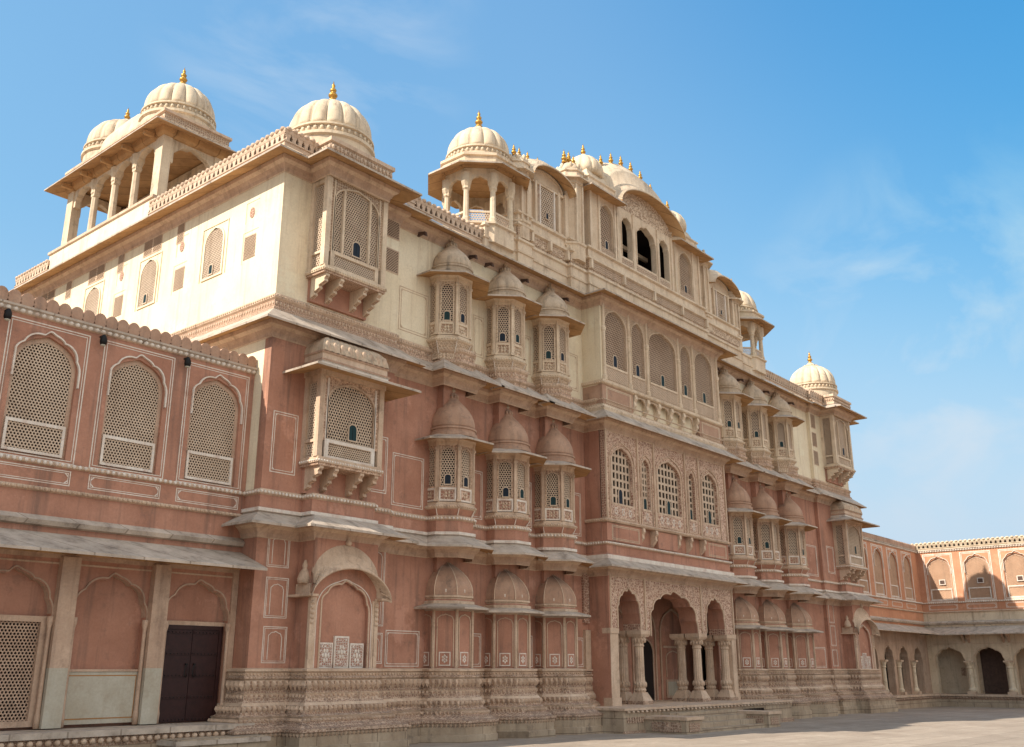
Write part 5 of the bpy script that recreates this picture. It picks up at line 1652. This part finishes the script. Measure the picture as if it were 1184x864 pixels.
# ------------------------------------------------------------------ courtyard wings
def wing(name, label, cat, o, ax, ay, bays, L0, L1, pink, scallop, mode, thick=.25, open_back=False):
    """two storey courtyard wing. local x runs along the front, y goes into the building."""
    root = empty(name, o, label, cat)
    root.rotation_euler = (0, 0, math.atan2(ax[1], ax[0]))
    P_ = pink
    # upper wall with arched screens
    mb = MB()
    hb = .5 * (bays[1] - bays[0])
    ends = [L0] + [(a + b) / 2 for a, b in zip(bays, bays[1:])] + [L1]
    # spans
    for k, c in enumerate(bays):
        arch_plate(mb, ends[k], ends[k + 1], 4.72, 8.0, c, 1.2, 5.30, 6.95, .62, 0, thick, P_, 'pointed', n=30)
        arch_plate(mb, c - .66, c + .66, 5.26, 7.62, c, 1.06, 5.34, 6.92, .56, .07, .12, DRESS, 'pointed', n=24)
    part_local(mb, 'upper_wall', root)
    tr = MB()
    for c in bays:
        border(tr, c - .77, c + .77, 5.24, 7.80, 0, WHITE, .022 if mode == 'left' else .045, .03, 0)
        arch_band(tr, c, 1.24, 6.7, 6.95, .66, .028, -.05, .0, WHITE, 'cusped', 60)
        border(tr, c - .74, c + .74, 4.84, 5.12, 0, WHITE, .018, .02, .09)
    part_local(tr, 'painted_border', root)
    for c in bays:
        win = empty('jali_window', (c, .08, 5.3), parent=root)
        JM = JALIF if mode != 'left' else JALIC
        link('jali_screen', jali_mesh(1.1, 1.62, .062, JM, .02, .34), win, (-.55, .0, .62))
        link('jali_screen', jali_mesh(1.0, .46, .062, JM, .02, .34), win, (-.5, -.02, .10))
        f = MB()
        for (a, b, e, d) in ((-.55, .55, .58, .64), (-.55, .55, .05, .10), (-.55, -.50, .10, .58), (.50, .55, .10, .58)):
            f.box(a, b, -.045, .02, e, d, WHITE)
        if mode == 'far':
            f.box(-.06, .26, -.06, -.02, .84, 1.12, WHITE)
            f.box(-.02, .22, -.065, -.02, .88, 1.08, OLDWOOD)
        f2 = part_local(f, 'window_rail', win)
    # strings, eave, cornice
    st = MB()
    run = [(L0, 0), (L1, 0)]
    def sw(mb, prof):
        mb.sweep(run, prof, caps=True)
    sw(st, [(0, 5.16, TRIM), (.05, 5.18, TRIM), (.05, 5.23, TRIM), (0, 5.25, TRIM)])
    sw(st, [(0, 4.68, TRIM), (.05, 4.70, TRIM), (.05, 4.75, TRIM), (0, 4.77, TRIM)])
    bead_row(st, run, 5.205, .055, WHITE, .11, .04)
    bead_row(st, run, 4.725, .055, TRIM, .10, .037)
    sw(st, [(0, 7.88, TRIM), (.04, 7.9, TRIM), (.06, 7.96, SLATE), (.10, 7.98, SLATE), (.10, 8.02, SLATE), (-.25, 8.03, SLATE)])
    for x, y, tx, ty in along(run, .13, .04):
        st.ball(x, y, 7.93, .055, .045, WHITE, 7, 4)
    sw(st, [(0, 4.06, PLINTH), (.10, 4.08, SLATE), (.14, 4.16, SLATE), (.0, 4.26, SLATE)])
    part_local(st, 'bead_moulding', root)
    cr = MB()
    if scallop:
        n = int((L1 - L0) / .235)
        for k in range(n):
            x = L0 + (k + .5) * (L1 - L0) / n
            pts = [(x + .124 * math.cos(a), 8.145 + .15 * math.sin(a)) for a in [(-1.15 + 5.44 * i / 15) for i in range(16)]]
            cr.prism_xz(pts, -.045, .10, DOMET)
        cr.box(L0, L1, -.012, .09, 8.02, 8.125, DARK)  # strip painted dark for the shade between the scallops
        cr.box(L0, L1, -.05, .12, 8.02, 8.05, DOMET)
    else:
        parapet(cr, run, 8.0, .06, .42, .23, DOMEC)
    part_local(cr, 'parapet', root)
    ev = MB()
    sw(ev, [(.0, 3.58, SOFFIT), (.06, 3.62, SOFFIT), (.12, 3.74, SOFFIT), (1.0, 3.52, SOFFIT), (1.0, 3.57, SLATE), (.97, 3.585, SLATE), (.02, 3.96, SLATE), (-.1, 3.97, SLATE)])
    part_local(ev, 'eave', root)
    # ground floor
    gw = MB()
    if mode == 'left':
        gw.box(L0, L1, .0, .3, 3.9, 4.72, P_)
        gw.box(L0, L1, .16, .3, -.4, 3.9, P_)
        for k, c in enumerate(bays):
            arch_plate(gw, ends[k], ends[k + 1], .62, 3.72, c, 1.44, .62, 2.55, .70, .0, .16, P_, 'cusped', DRESS, n=60)
            arch_band(gw, c, 1.46, 2.3, 2.55, .72, .03, -.02, .0, DRESS, 'cusped', 60)
            gw.box(c - .92, c + .92, -.015, 0, 3.42, 3.45, TRIM)
        gw.box(L0, L1, -.03, .0, 3.52, 3.6, DRESS)
    else:
        gw.box(L0, L1, .0, .35, 3.3, 4.72, P_ if mode != 'far' else DOMEC)
        for k, c in enumerate(bays):
            w = (1.5 if mode == 'far' else 1.25)
            arch_plate(gw, ends[k], ends[k + 1], .55, 3.62, c, w, .55, 2.15, .72, -.02, .33, DOMEC if mode == 'far' else DRESS, 'cusped', n=48)
            arch_band(gw, c, w + .02, 1.9, 2.15, .74, .03, -.045, -.02, TRIM, 'cusped', 48)
        gw.box(L0, L1, 1.3 if mode == 'far' else 1.6, 1.75, -.4, 3.9, DRESSC if mode == 'far' else DARK)
        gw.box(L0, L1, .3, 1.7, 3.4, 3.5, SOFFIT)
        if mode == 'far':
            for c in bays[1::2]:
                gw.box(c - .75, c + .75, 1.25, 1.3, .6, 2.9, OLDWOOD)
            for c in bays[0::2]:
                gw.box(c + .12, c + .34, 1.27, 1.3, 1.5, 1.9, PLINTH)
            for c in bays:
                gw.box(c - .98, c - .93, -.05, .0, 2.95, 3.0, TRIM)
                gw.box(c - .75, c + .75, -.035, -.02, 3.08, 3.11, TRIM)
    part_local(gw, 'ground_wall', root)
    if mode != 'left':
        for x in ends[1:-1]:
            cm = MB()
            r_ = .15 if mode == 'far' else .11
            cm.box(x - r_ * 1.5, x + r_ * 1.5, -.30, .0, .6, .74, TRIM)
            cm.lathe(x, -.10, [(r_ * 1.3, .74), (r_ * 1.45, .82), (r_, .92), (r_ * .86, 1.85), (r_ * 1.2, 1.9), (r_ * .95, 1.96), (r_ * 1.6, 2.16)], DOMEC, 12, smooth=False)
            cm.box(x - r_ * 1.6, x + r_ * 1.6, -.30, .0, 2.16, 2.24, TRIM)
            part_local(cm, 'column', root)
    # platform
    pl = MB()
    pf = -.95 if mode == 'left' else -.55
    pl.box(L0, L1, pf + .05, .9, -.6, .34, BLOCKS)
    pl.box(L0, L1, pf, 1.7, .50, .60, SLATE if mode == 'left' else TRIM)
    pl.box(L0, L1, pf + .08, .9, .34, .50, PLINTH)
    n = int((L1 - L0) / .15)
    for k in range(n):
        pl.ball(L0 + (k + .5) * (L1 - L0) / n, pf + .06, .43, .06, .055, PLINTH if mode != 'left' else TRIM, 7, 4)
    part_local(pl, 'platform', root)
    return root, ends

# left wing
LBAYS = [11.2 - 1.83 * k for k in range(9)][::-1]
lw, lends = wing('courtyard_wing', 'low terracotta wing with scalloped parapet, pierced arched windows and dark wooden door', 'wing', (0, 17.75, 0), (1, 0, 0), (0, 1, 0), LBAYS, -4.4, 12.098, PINK, True, 'left')
def shafts(tr, xs, y):
    for x in xs:
        tr.lathe(x, y, [(.05, .62), (.055, .8), (.04, .9), (.035, 2.3), (.06, 2.4), (.06, 2.5)], DRESS, 10)
for k, c in enumerate(LBAYS):
    x = lends[k]
    if k == 0: continue
    tr = MB()                                     # pier between two bays, pale at the foot where its paint has worn off
    tr.box(x - .17, x + .17, -.16, 0, .62, 1.62, PANEL)
    tr.box(x - .168, x + .168, -.158, 0, 1.62, 3.55, DRESS)
    shafts(tr, (x - .215, x + .215), -.05)
    part_local(tr, 'pilaster', lw)
tr = MB()
tr.box(11.95, 12.09, -.04, 0, .62, 3.55, DRESS)
shafts(tr, (11.92,), -.04)
part_local(tr, 'pilaster', lw)
# last bay: door; bay before: marble slab; the others: a pierced screen
c = LBAYS[-1]
dr = empty('door', (c, .13, .62), parent=lw)
d = MB()
for s in (-1, 1):
    a, b = (-.60, -.006) if s < 0 else (.006, .60)
    d.box(a, b, -.04, .02, 0, 1.74, WOOD)
    for k in range(5):
        z = .02 + k * .41
        d.box(a + .02, b - .02, -.055, -.04, z, z + .05, WOOD)
        for j in range(7):
            d.ball(a + .06 + j * .08, -.058, z + .025, .014, .014, IRON, 6, 3)
part_local(d, 'door_leaf', dr)
d = MB()
d.box(-.68, -.60, -.06, .03, 0, 1.82, WOOD); d.box(.60, .68, -.06, .03, 0, 1.82, WOOD); d.box(-.60, .60, -.06, .03, 1.74, 1.82, WOOD)
d.box(-.72, .72, -.05, .03, 1.82, 1.9, DRESS)
part_local(d, 'door_frame', dr)
for s in (-1, 1):
    d = MB()
    for k in range(12):
        t0, t1 = math.pi * 2 * k / 12, math.pi * 2 * (k + 1) / 12
        d.quad((s * .09 + .045 * math.cos(t0), -.075, .95 + .13 * math.sin(t0)), (s * .09 + .045 * math.cos(t1), -.075, .95 + .13 * math.sin(t1)), (s * .09 + .03 * math.cos(t1), -.085, .95 + .11 * math.sin(t1)), (s * .09 + .03 * math.cos(t0), -.085, .95 + .11 * math.sin(t0)), IRON)
    d.box(s * .09 - .02, s * .09 + .02, -.08, -.04, 1.06, 1.09, IRON)
    part_local(d, 'door_handle', dr)
c = LBAYS[-2]
d = MB()
d.box(c - .72, c + .72, -.01, .16, .66, 1.56, PANEL)
d.box(c - .66, c + .66, -.016, -.01, .74, 1.50, OCHRE)
d.box(c - .64, c + .64, -.020, -.016, .76, 1.48, PANEL)
d.box(c - .75, c + .75, -.03, .16, 1.56, 1.60, DRESS)
part_local(d, 'marble_slab', lw)
for c in LBAYS[:-2]:
    win = empty('ground_screen', (c, .08, .7), parent=lw)
    link('jali_screen', jali_mesh(1.2, 1.7, .062, DRESS, .03, .3), win, (-.6, 0, .04))
    f = MB()
    for (a, b, e, dd) in ((-.72, .72, 1.7, 1.8), (-.72, .72, -.05, .05), (-.72, -.58, .05, 1.7), (.58, .72, .05, 1.7)):
        f.box(a, b, -.06, .06, e, dd, DRESS)
    f.box(-.58, .58, .06, .07, .05, 1.7, DARK)
    part_local(f, 'screen_frame', win)
# door step
d = MB()
d.box(10.1, 12.0, -1.5, -.9, -.3, .40, BLOCKS)
d.box(10.05, 12.05, -1.55, -.9, .30, .38, SLATE)
part_local(d, 'door_step', lw)
# roof terrace behind the screen wall
d = MB()
d.box(-4.4, 12.09, .3, 7, 4.6, 4.72, SLATE)
d.box(-4.4, 12.09, 6.8, 7.0, -.4, 4.6, PINK)
d.box(-4.4, -4.2, .3, 6.8, -.4, 4.6, PINK)
d.box(-4.4, 12.09, .26, 1.7, 7.86, 7.96, SLATE)  # unseen gallery roof, back and partitions, added to darken the lattice holes
d.box(-4.4, 12.09, 1.6, 1.7, 4.72, 7.86, DRESS)
for k in range(9):
    d.box(-4.3 + 1.83 * k, -4.1 + 1.83 * k, .26, 1.6, 4.72, 7.86, DRESS)
part_local(d, 'roof_terrace', lw)

# right wing, parallel to the facade
RBAYS = [47.3 + 2.1 * k for k in range(4)]
rw, _ = wing('courtyard_wing', 'shaded terracotta wing beyond the tall palace, with narrow arches over a dark arcade', 'wing', (0, 17.75, -.2), (1, 0, 0), (0, 1, 0), RBAYS, 45.12, 55.5, PINKR, True, 'near')
d = MB()
d.box(45.12, 55.28, .26, 5, 4.6, 4.72, SLATE); d.box(45.12, 55.28, 4.8, 5, -.4, 8, PINK); d.box(45.12, 55.28, .255, .27, 5.2, 7.7, DARK)
part_local(d, 'roof_terrace', rw)
# far wing, at right angles
FB = [-16.66 + 1.92 * k for k in range(10)]
fw, _ = wing('courtyard_wing', 'sunlit orange wing closing the courtyard on the right, with an arcade below', 'wing', (55.3, 0, -.22), (0, -1, 0), (1, 0, 0), FB, -19.6, 1.6, PINKR, False, 'far')
d = MB()
d.box(-19.6, 1.6, .26, 5, 4.6, 4.72, SLATE); d.box(-19.6, 1.6, 4.8, 5, -.4, 8, PINKR); d.box(-19.6, 1.6, .13, .27, 5.2, 7.7, JALIF)
for c in FB:
    for s in (-.12, .12):
        d.prism_yz([(0, 3.55), (-.5, 3.62), (-.5, 3.5), (-.3, 3.42), (-.12, 3.2), (0, 3.1)], c + .96 + s - .05, c + .96 + s + .05, DRESS)
part_local(d, 'roof_terrace', fw)

# ------------------------------------------------------------------ small things
def wall_lamp(x, z, label):
    r = empty('wall_lamp', (x, 17.75, z), label, 'lamp', 'lamps under the left wing parapet')
    m = MB()
    m.box(-.015, .015, -.16, 0, .07, .10, IRON)
    m.lathe(0, -.15, [(.02, .10), (.04, .08), (.065, .02), (.07, -.05), (.055, -.10), (.02, -.11)], IRON, 14)
    part_local(m, 'lamp_housing', r)
    m = MB()
    m.lathe(0, -.15, [(.05, -.105), (.045, -.125), (.02, -.135)], PANEL, 12)
    part_local(m, 'lamp_glass', r)
wall_lamp(6.68, 7.76, 'dark wall lamp under the scalloped parapet, left of the leftmost pierced arch window')
wall_lamp(8.5, 7.74, 'dark wall lamp under the parapet, between the left two pierced arch windows')
wall_lamp(10.34, 7.74, 'dark wall lamp under the parapet, nearest to the tall palace corner')

# a small white dome far behind the left wing
mb = MB()
r0 = empty('roof_kiosk', (9.1, 27.5, -0.75), 'small white dome peeping over the left wing parapet', 'dome')
mb.lathe(0, 0, [(.75, 0), (.75, 11.6), (1.0, 11.65), (1.0, 11.72), (.72, 11.8), (.7, 12.0), (.6, 12.3), (.4, 12.55), (.15, 12.7)], DOMEC, 32, smooth=True)
part_local(mb, 'dome', r0)
link('finial', finial_mesh(.35, DOMEP), r0, (0, 0, 12.68))
link('finial', finial_mesh(.22, DOMEP), r0, (.72, -.3, 11.75))
